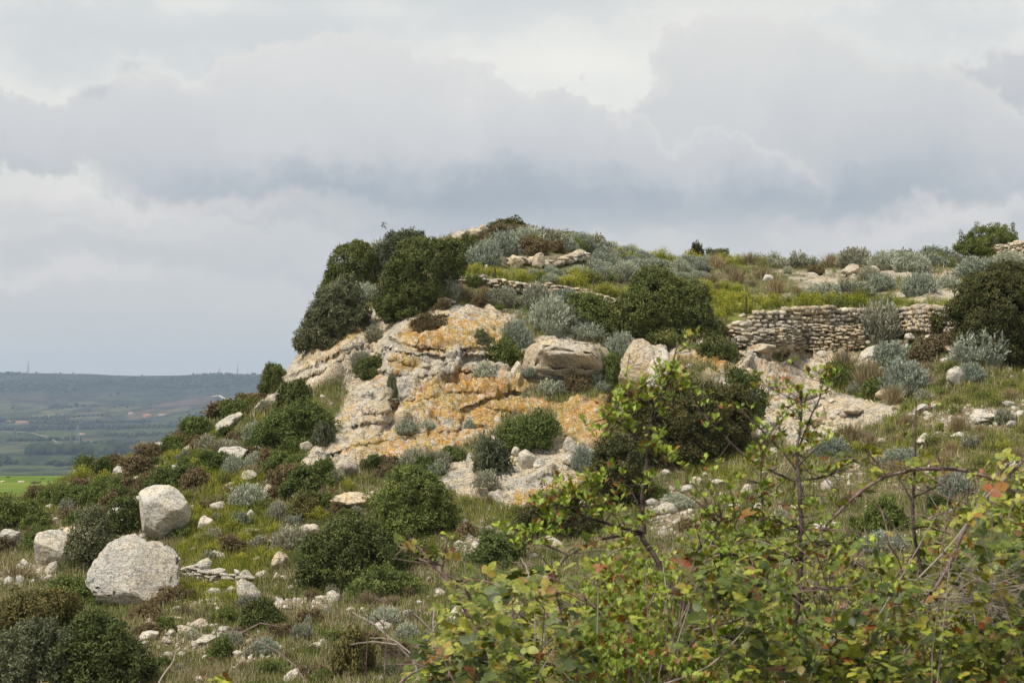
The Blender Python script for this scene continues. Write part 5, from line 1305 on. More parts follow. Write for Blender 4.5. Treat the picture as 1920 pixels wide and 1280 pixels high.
K_BRN = (1, 'loose', M_BRN, (26, 60), .55, 'brown low scrub', 'scrub bush', 'scrub_bush', 'brown scrub bushes on the hill')
K_GRN = (1, 'loose', M_JUNG, (28, 60), .6, 'low green bush', 'scrub bush', 'scrub_bush', 'low green bushes on the hill')
K_TUFT = (1, 'tuft', M_DRY, (22, 44), .8, 'dry grass tuft', 'grass tuft', 'grass_tuft', 'dry grass tufts on the hill')
def wt(k, w): return (w,)+k[1:]
scatter([[(1000,495),(1100,485),(1140,470),(1230,500),(1330,495),(1310,530),(1200,520),(1130,540),(1000,525)]], 52, [wt(K_SIL, 4), wt(K_SILG, 1), wt(K_HRBG, .5)], 15, rs)
scatter([[(930,440),(1120,452),(1140,480),(940,480)]], 22, [wt(K_SIL, 1.5), wt(K_SILG, 1), wt(K_BRN, 1), wt(K_HRBG, 2)], 15, rs)
scatter([[(1140,470),(1400,490),(1400,502),(1180,496)],[(860,512),(1090,524),(1120,545),(1000,530)],[(1310,545),(1400,550),(1410,590),(1350,600)],[(1060,560),(1140,566),(1150,600),(1090,590)],[(1120,545),(1180,560),(1140,566)]], 44, [K_HERB], 15, rs)
scatter([[(1400,494),(1800,492),(1800,500),(1400,504)]], 26, [wt(K_SILG, 1), wt(K_HRBG, 1), wt(K_SILS, 1), wt(K_TUFT, 1)], 14, rs)
scatter([[(1400,566),(1780,560),(1780,574),(1400,582)]], 22, [wt(K_HERB, 2), wt(K_HRBG, 1)], 15, rs)
scatter([[(1330,500),(1500,510),(1500,560),(1330,545)]], 12, [wt(K_TUFT, 2), wt(K_HRBG, 1), wt(K_SILS, 1)], 22, rs)
scatter([[(1560,680),(1800,690),(1780,740),(1640,770),(1570,730)]], 24, [wt(K_TUFT, 2), wt(K_HRBG, 2), wt(K_SILG, 1), wt(K_GRN, .6)], 20, rs)
scatter([[(1580,790),(1930,710),(1930,900),(1560,900)]], 40, [wt(K_TUFT, 2), wt(K_HRBG, 2), wt(K_HERB, 1.2), wt(K_SILG, 1)], 28, rs)
scatter([[(310,860),(410,850),(500,910),(510,990),(530,1060),(420,1080),(345,1050),(330,960)]], 56, [wt(K_HERB, 4), wt(K_HRBG, 3), wt(K_TUFT, 2), wt(K_SILG, 1), wt(K_BRN, 1)], 18, rs)
scatter([[(330,1095),(460,1105),(450,1140),(340,1140)]], 8, [wt(K_HERB, 2), wt(K_HRBG, 2)], 20, rs)
scatter([[(110,905),(300,842),(480,760),(600,790),(560,860),(330,900),(260,950),(110,1000)]], 62, [wt(K_BRN, 3), wt(K_GRN, 3), wt(K_HRBG, 1.5), wt(K_HERB, 1), wt(K_SILG, .6)], 22, rs)
scatter([[(0,940),(110,930),(200,960),(120,1020),(0,1050)]], 14, [wt(K_BRN, 2), wt(K_GRN, 3), wt(K_TUFT, 1)], 24, rs)
scatter([[(520,860),(640,895),(700,960),(560,1000),(500,930)]], 22, [wt(K_BRN, 2), wt(K_GRN, 3), wt(K_HERB, 1), wt(K_SILG, 1)], 22, rs)
scatter([[(840,940),(1130,930),(1120,1010),(850,1040)]], 16, [wt(K_BRN, 1), wt(K_HRBG, 3), wt(K_TUFT, 1)], 26, rs)
scatter([[(220,1130),(600,1110),(820,1130),(820,1280),(280,1280)]], 46, [wt(K_BRN, 2), wt(K_GRN, 1), wt(K_HRBG, 2), wt(K_TUFT, 2.5), wt(K_SILG, 1.5)], 32, rs)
scatter([[(1150,950),(1900,900),(1900,1100),(1150,1100)]], 26, [wt(K_BRN, 2), wt(K_GRN, 2), wt(K_HRBG, 2), wt(K_TUFT, 2)], 34, rs)
scatter([[(670,870),(880,850),(900,900),(820,890),(700,900)]], 12, [wt(K_BRN, 2), wt(K_GRN, 2), wt(K_SILG, 1)], 20, rs)
scatter([[(990,690),(1140,700),(1140,735),(1060,745),(990,720)],[(720,560),(960,575),(960,585),(800,580)]], 14, [wt(K_BRN, 2), wt(K_HRBG, 2), wt(K_SILS, 1)], 22, rs, avoid=False)

# small white rocks lying about the slopes, each an object
def scatter_rocks(polys, n, r):
    box = np.array([p for pl in polys for p in pl]); lo, hi = box.min(0), box.max(0); k = 0; t = 0
    while k < n and t < n*60:
        t += 1; x, y = r.uniform(lo[0], hi[0]), r.uniform(lo[1], hi[1])
        if not any(poly_sd(np.array([x]), np.array([y]), pl)[0] > 0 for pl in polys) or y < skyline(x)+6: continue
        if any(abs(x-q[0]) < 30 and abs(y-14-q[1]) < 16 for q in PLACED if q[2] == 'juniper bush'): continue
        w = r.uniform(9, 24)*(1 if r.random() < .8 else 1.6); h = w*r.uniform(.35, .7)
        o = obj('rock', BOULDERS[int(r.integers(9))], mat=M_LIME if r.random() < .7 else M_LIMEW); put(o, x, y, w, h, w, .25, r.uniform(0, 6.28), (0, R(r.uniform(-18, 8))))
        tag(o, where(x, y-h/2, USED_L, 'small whitish rock'), 'rock', 'small whitish rocks on the slopes'); k += 1
scatter_rocks([[(110,905),(300,842),(480,760),(600,800),(560,900),(330,1000),(100,1050),(0,1100),(0,960)]], 42, rs)
scatter_rocks([[(200,1130),(600,1090),(830,1100),(800,1280),(300,1280)],[(400,900),(640,890),(700,960),(540,1090),(350,1080)]], 60, rs)
scatter_rocks([[(860,950),(1100,920),(1130,1040),(850,1060)],[(1280,900),(1640,760),(1920,740),(1920,900),(1300,980)]], 50, rs)
scatter_rocks([[(1400,495),(1790,500),(1780,560),(1420,560)],[(1400,660),(1800,650),(1790,690),(1560,720)],[(1400,700),(1560,720),(1640,780),(1480,850)]], 50, rs)

scatter([[(1940,560),(2450,520),(2450,900),(1940,900)]], 26, [wt(K_SIL, 2), wt(K_HRBG, 2), wt(K_GRN, 2), wt(K_BRN, 1)], 40, rs)
# ================================================================ ground cover (nobody could count it)
def tri_mesh(name, V, tint, mat):
    F = np.arange(len(V)).reshape(-1, 3); return mesh_np(name, V, F, mat, False, dict(tint=tint))
def cover():
    r = np.random.default_rng(99)
    n = 118000
    px = r.uniform(-300, 2500, n); s = r.uniform(0, 1, n); sk = skyline(px); py = sk + 1 + s*(1300-sk)
    rk = gattr('rock', px, py); gr = gattr('green', px, py); sc = gattr('scree', px, py)
    P = ground(px, py)
    patch = fbm(P, .5, 4, .6); fine = fbm(P+50, 1.7, 3)
    keep = (rk < .35) & (r.random(n) < (1-.8*sc)) & (patch+.5*fine > -.35)
    # leave the parts hidden by the foreground sparse
    keep &= ~((py > 1130) & (px > 900) & (r.random(n) < .8))
    for kp in KEEP: keep &= ~((poly_sd(px, py-6, kp) > 0) & (r.random(n) < .9))
    P, gr, patch, fine = P[keep], gr[keep], patch[keep], fine[keep]; n = len(P)
    sel = r.random(n)
    lime = sel < .55*gr
    dry = (~lime) & (patch + .5*r.normal(size=n)*.5 + .35*fine < -.11)
    green = ~(lime | dry)
    def blades(P, per, hmin, hmax, wd, name, mat, spread=.10, tscale=1.0):
        m = len(P); C = np.repeat(P, per, 0) + r.normal(size=(m*per, 3))*[spread, spread, .01]; k = len(C)
        h = r.uniform(hmin, hmax, k); d = np.c_[r.normal(size=(k, 2))*.38, np.ones(k)]; d = unitv(d)
        side = unitv(np.c_[r.normal(size=(k, 2)), np.zeros(k)])*wd
        V = np.stack([C-side-[0, 0, .04], C+side-[0, 0, .04], C+d*h[:, None]], 1).reshape(-1, 3)
        t = np.repeat(np.clip(np.repeat(r.uniform(.1, .9, m), per)+r.normal(size=k)*.15, 0, 1), 3)
        o = obj(name, tri_mesh(name, V, t, mat)); return o
    a = blades(P[dry], 6, .10, .32, .014, 'dry_grass', M_DRYG); tag(a, 'thin dry grass covering the stony slopes', 'grass', kind='stuff')
    b = blades(P[green], 6, .08, .26, .016, 'green_grass', M_GRS); tag(b, 'short green grass covering the slopes', 'grass', kind='stuff')
    c = blades(P[lime], 8, .12, .38, .018, 'lime_green_weeds', M_HERB, .14); tag(c, 'carpet of lime-green weeds', 'weeds', kind='stuff')
    # leafy low cover
    def leafy(P, per, L_, name, mat, rad, hgt, label):
        m = len(P); sz = r.uniform(.5, 1.3, m)
        C = np.repeat(P, per, 0); k = len(C); q = r.normal(size=(k, 3))*[rad, rad, rad*.5]; q[:, 2] = np.abs(q[:, 2])+.02
        C = C + q*np.repeat(sz, per)[:, None]*[1, 1, hgt]
        dv = unitv(q+np.array([0, 0, .12])+r.normal(size=(k, 3))*.1)
        t = np.clip(np.repeat(r.uniform(.15, .8, m), per)+r.normal(size=k)*.15, 0, 1)
        V, F, T = diamonds(C, dv, L_*r.uniform(.6, 1.2, k), L_*.4, t, r)
        o = obj(name, mesh_np(name, V, F, mat, False, dict(tint=T))); tag(o, label, 'ground cover', kind='stuff')
    g_ = P[green]; leafy(g_[::4], 15, .07, 'low_green_plants', M_HRBG, .12, 1.0, 'low leafy green plants between the stones')
    g_ = P[dry]; leafy(g_[::7], 14, .07, 'low_brown_scrub', M_BRN, .14, .9, 'low brown heathy growth on the slopes')
    g_ = P[lime]; leafy(g_[::4], 16, .06, 'low_lime_plants', M_HERB, .12, 1.2, 'low lime-green leafy growth')
    g_ = P[green][1::12]; leafy(g_, 14, .07, 'low_grey_plants', M_SILG, .10, 1.0, 'low grey downy plants on the slopes')
    # tiny plants rooted in the rock
    n = 2600; px = r.uniform(480, 1750, n); py = r.uniform(560, 940, n); ok = (gattr('rock', px, py) > .6) & (py > skyline(px)+4)
    P2 = ground(px, py)[ok]; c2 = fbm(P2, .8, 4, .6); P2 = P2[c2 > .12]
    leafy(P2, 14, .05, 'rock_plants', M_OLV, .07, .9, 'tiny plants rooted in cracks of the cliff')
    # loose stones
    n = 24000; px = r.uniform(-60, 1980, n); s = r.uniform(0, 1, n); sk = skyline(px); py = sk+3+s*(1300-sk)
    sc = gattr('scree', px, py); P3 = ground(px, py); c3 = fbm(P3+20, .6, 4, .65)
    ok = (r.random(n) < .05 + .9*sstep(sc, .15, .8) + .5*sstep(c3, .18, .35)) & (gattr('rock', px, py) < .5) & ~((py > 1150) & (px > 900))
    P3 = P3[ok]; m = len(P3); sz = np.exp(r.normal(size=m)*.65)*.062; v0, f0 = _ICO[1]
    Rk = r.normal(size=(m, 3, 3)); q, _ = np.linalg.qr(Rk)
    v = v0[None]*np.array([1, .8, .55])*(1+.25*r.normal(size=(m, len(v0), 1))*.6)
    V = np.einsum('mij,mvj->mvi', q, v)*sz[:, None, None] + P3[:, None]
    F = (f0[None]+(np.arange(m)*len(v0))[:, None, None]).reshape(-1, 3)
    o = obj('loose_stones', mesh_np('loose_stones', V.reshape(-1, 3), F, M_LIME)); tag(o, 'small pale limestone chips scattered over the slopes', 'stones', kind='stuff')
M_DRYG = leaf_mat('slope_dry_grass', (.27, .22, .12), (.44, .36, .21), (.54, .46, .30), .15, 0)
M_GRS = leaf_mat('slope_green_grass', (.12, .145, .035), (.25, .27, .07), (.34, .33, .12), .2, 0)
cover()

# ================================================================ far country details
def far_details():
    r = np.random.default_rng(5)
    # trees and hedges: dark dots on the valley and plateau
    X, Y, H_ = [], [], []
    def add(x, y, h): X.append(x); Y.append(y); H_.append(h)
    for _ in range(16000):
        y = 2300 + 5200*r.random()**.8; x = r.uniform(-.27, -.07)*y
        d = fbm(np.array([[x/420, y/900, 1.0]]), 1, 4, .6)[0]
        up = y > 5400
        if d > (.02 if up else .33) or r.random() < .012: add(x, y, r.uniform(3, 7))
    for _ in range(16):      # hedgerows
        y0 = r.uniform(2500, 5200); x0 = r.uniform(-.25, -.08)*y0; a = r.uniform(-.25, .25); ln = r.uniform(80, 420)
        for k in range(int(ln/9)): add(x0+k*9, y0+k*9*a*4+r.uniform(-4, 4), r.uniform(5, 9))
    for k in range(46): add(-560+k*4.6-120, 3150+r.uniform(-6, 6)-k*1.5, r.uniform(15, 20))    # conifer windbreak
    x = -.24*7540
    while x < -.10*7540: add(x, 7520+r.uniform(-40, 20), r.uniform(2, 7)); x += r.exponential(28)+3
    X, Y, H_ = map(np.array, (X, Y, H_)); Z = far_z(X[None], Y[None])[0]
    v0, f0 = _ICO[1]; m = len(X)
    v = v0[None]*(1+.3*r.normal(size=(m, len(v0), 1))*.6)*np.array([.75, .75, .6])
    V = v*H_[:, None, None] + np.stack([X, Y, Z+H_*.35], 1)[:, None]
    F = (f0[None]+(np.arange(m)*len(v0))[:, None, None]).reshape(-1, 3)
    mt, t, g = new_mat('far_tree_foliage'); P = nd(t, 'ShaderNodeNewGeometry').outputs['Position']
    finish(t, g.mix(g.ss(g.noise(P, .05, 3, .6), .4, .6), (.018, .032, .014, 1), (.045, .06, .025, 1)), .95, None, .05)
    o = obj('distant_trees', mesh_np('distant_trees', V.reshape(-1, 3), F, mt)); tag(o, 'far-off trees, hedges and scrub dotted over the valley and plateau', 'trees', kind='stuff')
    # tracks
    mt2, t, g = new_mat('pale_track'); finish(t, (.42, .36, .28, 1), .95, None, .05)
    def at_far(px, py):
        ys = np.linspace(600, 7600, 2400); d = px_dir(px, py); xs = ys*d.x/d.y
        zz = far_z(xs[None], ys[None])[0]; ray = ys*d.z/d.y
        k = np.argmax(zz >= ray); k = k if zz[k] >= ray[k] else -1
        return float(xs[k]), float(ys[k]), float(zz[k])
    def track(pts, w, label):
        q = []
        for a, b in zip(pts[:-1], pts[1:]):
            for s in np.linspace(0, 1, 14, endpoint=False): q.append(at_far(a[0]+(b[0]-a[0])*s, a[1]+(b[1]-a[1])*s))
        V = []; 
        for x, y, z in q: V += [(x-w/2, y-w*1.2, z+.6), (x+w/2, y+w*1.2, z+.7)]
        F = [(2*i, 2*i+2, 2*i+3, 2*i+1) for i in range(len(q)-1)]
        o = obj('farm_track', mesh_np('farm_track', np.array(V), np.array(F), mt2)); tag(o, label, kind='structure')
    track([(0, 808), (60, 812), (90, 820), (108, 830)], 1.5, 'pale track across the near valley fields')
    track([(398, 744), (410, 741), (420, 747), (462, 751)], 8, 'pale road on the far slope')
    # farmhouses
    def mt_flat(nm, c): m, t, g = new_mat(nm); finish(t, (*c, 1), .9, None, .1); return m
    mw = {'white': mt_flat('white_render', (.62, .58, .52)), 'pink': mt_flat('pink_render', (.48, .24, .18)), 'tan': mt_flat('tan_stone', (.36, .29, .22))}
    mr = mt_flat('tile_roof', (.36, .17, .11)); mg = mt_flat('dark_glass', (.03, .035, .04))
    def box(x0, x1, y0, y1, z0, z1):
        V = np.array([(x, y, z) for z in (z0, z1) for y in (y0, y1) for x in (x0, x1)], float)
        F = np.array([(0, 1, 3, 2), (4, 6, 7, 5), (0, 4, 5, 1), (1, 5, 7, 3), (3, 7, 6, 2), (2, 6, 4, 0)]); return V, F
    def house(px, py, w, h, wallm, label, nwin=4):
        x, y, z = at_far(px, py); s = y/F_PX; w *= s; h *= s; d = w*.6
        root = empty('farmhouse', (x, y, z)); tag(root, label, 'farmhouse')
        V, F = box(-w/2, w/2, 0, d, -2, h*.7); obj('wall', mesh_np('wall', V, F, mw[wallm]), root)
        V = np.array([(-w*.54, -.5, h*.7+.02), (w*.54, -.5, h*.7+.02), (w*.54, d+.5, h*.7+.02), (-w*.54, d+.5, h*.7+.02), (-w*.4, d/2, h), (w*.4, d/2, h)], float)
        F4 = np.array([(0, 1, 5, 4), (2, 3, 4, 5), (0, 3, 2, 1), (0, 4, 4, 3), (1, 2, 5, 5)])
        me = bpy.data.meshes.new('roof'); me.from_pydata(V.tolist(), [], [(0, 1, 5, 4), (2, 3, 4, 5), (3, 2, 1, 0), (0, 4, 3), (1, 2, 5)]); me.materials.append(mr); obj('roof', me, root)
        for k in range(nwin):
            cx = -w/2 + w*(k+.5)/nwin; V, F = box(cx-w*.045, cx+w*.045, -.12, .2, h*.22, h*.5); obj('window', mesh_np('window', V, F, mg), root)
    house(275, 783, 15, 7, 'pink', 'pink farmhouse with tiled roof in the middle of the far valley')
    house(245, 776, 9, 4, 'white', 'small white farmhouse left of the pink one in the far valley', 2)
    house(303, 779, 12, 4, 'white', 'low pale farm building right of the pink farmhouse', 3)
    house(40, 796, 22, 7, 'tan', 'long tan farm building on the left valley slope')
    house(18, 792, 12, 4, 'white', 'pale farm building left of the long tan one', 3)
    house(120, 840, 12, 4, 'white', 'white shed in the near valley fields', 2)
    house(85, 845, 11, 4, 'white', 'white shed left of the other near valley shed', 2)
    house(152, 815, 12, 4, 'white', 'small white building beside the pylon', 2)
    # masts and pylon
    mm = mt_flat('galvanised_steel', (.22, .23, .25))
    def mast(px, py, h, wd, label, name='radio_mast', cat='mast'):
        x, y, z = at_far(px, py); s = y/F_PX; h *= s; w0 = wd*s; segs = []
        c = [Vector((a*w0/2, b*w0/2, 0)) for a, b in ((-1, -1), (1, -1), (1, 1), (-1, 1))]; top = Vector((0, 0, h)); rr = .45
        n = 6
        for a in c: segs.append((a, top+a*.1, rr, rr*.7))
        for k in range(n):
            f0_, f1 = 1-k/n*.9, 1-(k+1)/n*.9
            for i in range(4): segs.append((c[i]*f0_+top*(k/n), c[(i+1) % 4]*f1+top*((k+1)/n), rr*.5, rr*.5))
        if name == 'power_pylon':
            for f, L_ in ((.72, .7), (.86, .5)): segs.append((Vector((-w0*L_, 0, h*f)), Vector((w0*L_, 0, h*f)), rr*.8, rr*.8))
        V, F = tubes(segs, 4); o = obj(name, mesh_np(name, V, F, mm)); o.location = (x, y, z); tag(o, label, cat)
    mast(53, 699, 22, 3, 'tall lattice radio mast on the plateau at the far left')
    mast(411, 705, 17, 2, 'thin radio mast on the plateau near the hill, left of two')
    mast(445, 705, 22, 2, 'thin radio mast on the plateau near the hill, right of two')
    mast(146, 830, 34, 7, 'steel power pylon standing in the near valley', 'power_pylon', 'pylon')
    # bushes and rocks on the green field
    for px, py, w, h, kd in [(65,906,14,5,0),(95,910,12,5,0),(40,904,14,5,1),(15,895,8,3,0),(5,903,10,4,1),(55,890,14,4,1),(80,898,8,3,0)]:
        ys = 350.0; 
        d = px_dir(px, py); yy = np.linspace(351, 520, 300); zz = far_z((yy*d.x/d.y)[None], yy[None])[0]; ray = yy*d.z/d.y; k = np.argmax(zz >= ray)
        x, y, z = yy[k]*d.x/d.y, yy[k], zz[k]; s = y/F_PX
        if kd == 0: o = obj('field_bush', VAR['jun_small'][0], mat=M_OLV); tag(o, where_f(px, 'small bush on the green field'), 'bush')
        else: o = obj('field_rock', BOULDERS[int(px) % 9], mat=M_LIMEW); tag(o, where_f(px, 'pale rock on the green field'), 'rock')
        o.location = (x, y, z-.15); o.scale = (w*s, w*s, h*s)
def where_f(px, s):
    return {65: s+' in the middle', 95: s+' nearest the hillside', 40: s+' left of the middle bush', 15: s+' far back at its left', 5: s+' at the left edge', 55: s+' on its far edge', 80: s+' at its back right'}[px]
far_details()

# ---- air
def haze():
    m = bpy.data.materials.new('haze'); m.use_nodes = True; t = m.node_tree
    for n in list(t.nodes): t.nodes.remove(n)
    v = nd(t, 'ShaderNodeVolumePrincipled'); v.inputs['Color'].default_value = (.60, .75, 1.0, 1); v.inputs['Density'].default_value = HAZE
    v.inputs['Anisotropy'].default_value = 0.0
    o_ = nd(t, 'ShaderNodeOutputMaterial'); t.links.new(v.outputs[0], o_.inputs['Volume'])
    x, y0, y1, z0, z1 = 7500, -60, 9700, -140, 150
    V = np.array([(a, b, c) for c in (z0, z1) for b in (y0, y1) for a in (-x, x)], float)
    F = np.array([(0, 2, 3, 1), (4, 5, 7, 6), (0, 1, 5, 4), (1, 3, 7, 5), (3, 2, 6, 7), (2, 0, 4, 6)])
    o = obj('haze', mesh_np('haze', V, F, m)); tag(o, 'thin blue haze over the far valley', 'haze', kind='stuff')
HAZE = 0.75e-4
haze()
# ================================================================ hawthorn and brambles in front of the camera
def fleaf_mat(name, c0, c1, c2, trans=.20):
    m, t, g = new_mat(name); tint = attr(t, 'tint')
    c = g.ramp(tint, [(0, c0), (.5, c1), (.80, c2), (.88, (.30, .16, .03)), (.95, (.33, .06, .025)), (1, (.22, .12, .05))])
    P = nd(t, 'ShaderNodeNewGeometry').outputs['Position']
    c = g.mix(g.ss(g.noise(P, 60, 4, .6), .40, .62, 0, .5), c, (.05, .07, .015, 1))
    c = g.mix(g.ss(g.noise(P, 9, 2, .5), .58, .70, 0, .6), c, (.24, .15, .05, 1))
    finish(t, c, .5, None, .35, trans); return m
M_BRL = fleaf_mat('bramble_leaf', (.014, .024, .006), (.115, .155, .020), (.40, .41, .045))
M_HWL = fleaf_mat('hawthorn_leaf', (.06, .095, .014), (.22, .31, .03), (.41, .47, .05))
M_CANE, _t, _g = new_mat('bramble_cane'); _P = nd(_t, 'ShaderNodeNewGeometry').outputs['Position']
finish(_t, _g.mix(_g.ss(_g.noise(_P, 25, 4, .6), .4, .6), (.14, .075, .075, 1), (.25, .185, .16, 1)), .7, None, .3)
M_HBRK, _t, _g = new_mat('hawthorn_bark'); _P = nd(_t, 'ShaderNodeNewGeometry').outputs['Position']
finish(_t, _g.mix(_g.ss(_g.noise(_P, 30, 4, .6), .4, .6), (.045, .030, .026, 1), (.13, .095, .085, 1)), .85, None, .2)
M_DTW, _t, _g = new_mat('dead_cane'); finish(_t, (.36, .30, .25, 1), .9, None, .1)

def tmpl_bramble():
    z = lambda t: -.10*t*t
    rows = [(0, 0), (.22, .26), (.48, .36), (.76, .24), (1.0, 0)]
    V = []; 
    for t, w in rows:
        V += [(-w, t, z(t)+.12*w), (0, t, z(t)), (w, t, z(t)+.12*w)]
    F = []
    for k in range(4):
        a = k*3; b = a+3
        if k == 0: F += [(a+1, b+1, b), (a+1, b+2, b+1)]
        elif k == 3: F += [(a, a+1, b+1), (a+1, a+2, b+1)]
        else: F += [(a, a+1, b+1), (a, b+1, b), (a+1, a+2, b+2), (a+1, b+2, b+1)]
    return np.array(V, float), np.array(F)
def tmpl_haw():
    V = [(0, 0, 0), (.10, .30, .02), (-.10, .30, .02), (.36, .62, .07), (-.36, .62, .07), (.20, .68, .03), (-.20, .68, .03), (.26, .95, .05), (-.26, .95, .05), (.09, .86, 0), (-.09, .86, 0), (0, 1.06, -.05), (0, .55, -.02)]
    F = [(0, 1, 12), (0, 12, 2), (1, 3, 5), (1, 5, 12), (2, 12, 6), (2, 6, 4), (12, 5, 9), (12, 9, 10), (12, 10, 6), (5, 7, 9), (6, 10, 8), (9, 11, 10)]
    return np.array(V, float), np.array(F)
TB, TH = tmpl_bramble(), tmpl_haw()
def frames(d, n):
    d = unitv(d); n = unitv(n - (n*d).sum(1)[:, None]*d); x = np.cross(d, n); return np.stack([x, d, n], 2)     # columns
def leaf_cloud(T, C, d, n, size, tint):
    Rm = frames(d, n); V = np.einsum('nij,vj->nvi', Rm, T[0])*size[:, None, None] + C[:, None]
    F = (T[1][None]+(np.arange(len(C))*len(T[0]))[:, None, None]).reshape(-1, 3)
    return V.reshape(-1, 3), F, np.repeat(tint, len(T[0]))
LEAFV = {}
for nm, T, mt_ in (('b', TB, M_BRL), ('h', TH, M_HWL)):
    for k in range(24):
        tt = (k+.5)/24; LEAFV[nm, k] = mesh_np('leaf', T[0], T[1], mt_, False, dict(tint=np.full(len(T[0]), tt)))

def foliage(root, T, key, C, d, n, size, tint, mat, name):
    """up to 300 of the largest leaves are parts, the rest one mesh"""
    org = np.array(root.location)
    _s, _c = math.sin(PITCH), math.cos(PITCH)
    ppx = 960+F_PX*C[:, 0]/C[:, 1]; ppy = 740-F_PX*C[:, 2]/C[:, 1]
    vis = (ppx > 0) & (ppx < 1920) & (ppy < 1280)
    rank = np.where(vis, size/C[:, 1]*(1.6-C[:, 1]/12), 0)*np.random.default_rng(4).uniform(.8, 1.2, len(C))
    top = np.argsort(-rank)[:max(0, 298 - sum(1 for c in root.children if c.name.startswith('leaf')))]
    top = top[vis[top]]
    Rm = frames(d[top], n[top])
    for j, i in enumerate(top):
        o = bpy.data.objects.new('leaf', LEAFV[key, int(min(23, tint[i]*24))]); link(o); o.parent = root
        M = Matrix([list(Rm[j][r]*size[i])+[C[i][r]-org[r]] for r in range(3)]+[[0, 0, 0, 1]]); o.matrix_local = M
    rest = np.ones(len(C), bool); rest[top] = False
    if rest.any():
        V, F, t = leaf_cloud(T, C[rest]-org, d[rest], n[rest], size[rest], tint[rest])
        o = obj(name, mesh_np(name, V, F, mat, False, dict(tint=t)), root); tag(o, kind='stuff')

def fpt(px, py, Y): return unproject([px], [py], [Y])[0]
def smooth_path(P, n=6):
    P = np.array(P, float); t = np.arange(len(P)); tt = np.linspace(0, len(P)-1, (len(P)-1)*n+1)
    out = np.stack([np.interp(tt, t, P[:, k]) for k in range(P.shape[1])], 1)
    for _ in range(2):
        q = out.copy(); q[1:-1] = (out[:-2]+2*out[1:-1]+out[2:])/4; out = q
    return out
def tube_path(Q, k=6, thorn=None, r=None):
    """Q: (x, y, z, radius) rows -> a continuous round stem"""
    P = Q[:, :3]; d = unitv(np.gradient(P, axis=0)); h = np.array([0.0, 1, 0.2]); u = unitv(np.cross(d, h)); v = np.cross(d, u); V = []
    for j in range(k):
        a = 2*math.pi*j/k; V.append(P+(math.cos(a)*u+math.sin(a)*v)*Q[:, 3:4])
    V = np.stack(V, 1); n = len(P); F = []
    for i in range(n-1):
        for j in range(k): F.append((i*k+j, i*k+(j+1) % k, (i+1)*k+(j+1) % k, (i+1)*k+j))
    V = V.reshape(-1, 3); F = np.array(F)
    if thorn:
        tv = []; tf = []; L_ = np.r_[0, np.cumsum(np.linalg.norm(np.diff(P, axis=0), axis=1))]
        s = r.uniform(0, thorn)
        while s < L_[-1]:
            i = min(int(np.searchsorted(L_, s)), n-1); a = r.uniform(0, 6.28); o = math.cos(a)*u[i]+math.sin(a)*v[i]; rr = Q[i, 3]
            b = P[i]+o*rr*.8; base = len(V)+len(tv); e = d[i]*rr*.6; f = np.cross(o, d[i])*rr*.4
            tv += [b-e, b+e, b+f, b+o*(.006+rr*.9)]; tf += [(base, base+1, base+3, base+3), (base+1, base+2, base+3, base+3)]; s += thorn*r.uniform(.5, 1.5)
        if tv:
            V = np.concatenate([V, np.array(tv)]); F3 = np.array(tf)[:, :3]
            return V, F, F3
    return V, F, None
def stem_mesh(name, paths, mat, org, thorn=None, seed=1, k=6):
    r = np.random.default_rng(seed); Vs, Fs, Ts, off = [], [], [], 0
    for Q in paths:
        V, F, T3 = tube_path(Q, k, thorn, r); Vs.append(V); Fs.append(F+off)
        if T3 is not None: Ts.append(T3+off)
        off += len(V)
    V = np.concatenate(Vs)-org; F = np.concatenate(Fs)
    return mesh_mixed(name, V, F, np.zeros(len(V)), (np.zeros((0, 3)), (np.concatenate(Ts)-len(V)) if Ts else np.zeros((0, 3), int), np.zeros(0)), mat)

def px_path(pts, Y0, Y1=None, n=6, r=None, wob=.004):
    """pts: (px, py, radius px); depth runs from Y0 to Y1"""
    Y1 = Y0 if Y1 is None else Y1; m = len(pts); Q = []
    for i, p in enumerate(pts):
        Y = Y0+(Y1-Y0)*i/max(1, m-1); c = fpt(p[0], p[1], Y); Q.append((*c, .74*p[2]*Y/F_PX))
    Q = smooth_path(Q, n)
    if r is not None: Q[:, :3] += np.cumsum(r.normal(size=(len(Q), 3))*wob*.4, 0)*np.linspace(0, 1, len(Q))[:, None]
    return Q

class Spray:
    def __init__(s): s.C, s.d, s.n, s.s, s.t = [], [], [], [], []
    def add(s, C, d, n, size, t): s.C.append(C); s.d.append(d); s.n.append(n); s.s.append(size); s.t.append(t)
    def arr(s): return tuple(np.concatenate([np.atleast_2d(a) if k < 3 else np.atleast_1d(a) for a in q]) for k, q in enumerate((s.C, s.d, s.n, s.s, s.t)))
def rosette(sp, c, r, num=6, size=.033, t0=.55, dirn=None):
    dirn = np.array([0, 0, 1.0]) if dirn is None else dirn
    ph = r.uniform(0, 6.28)
    for k in range(num):
        a = ph+k*2.4; th = r.uniform(.5, 1.35); o = np.array([math.cos(a)*math.sin(th), math.sin(a)*math.sin(th), math.cos(th)])+dirn*.25+r.normal(size=3)*.15
        sp.add(c+o*.004+r.normal(size=3)*.004, o, np.array([0, -.25, 1.0])+r.normal(size=3)*.35, size*r.uniform(.6, 1.2), np.clip(t0+r.normal()*.12, 0, .80) if r.random() > .17 else (r.uniform(.84, .93) if r.random() < .8 else .97))
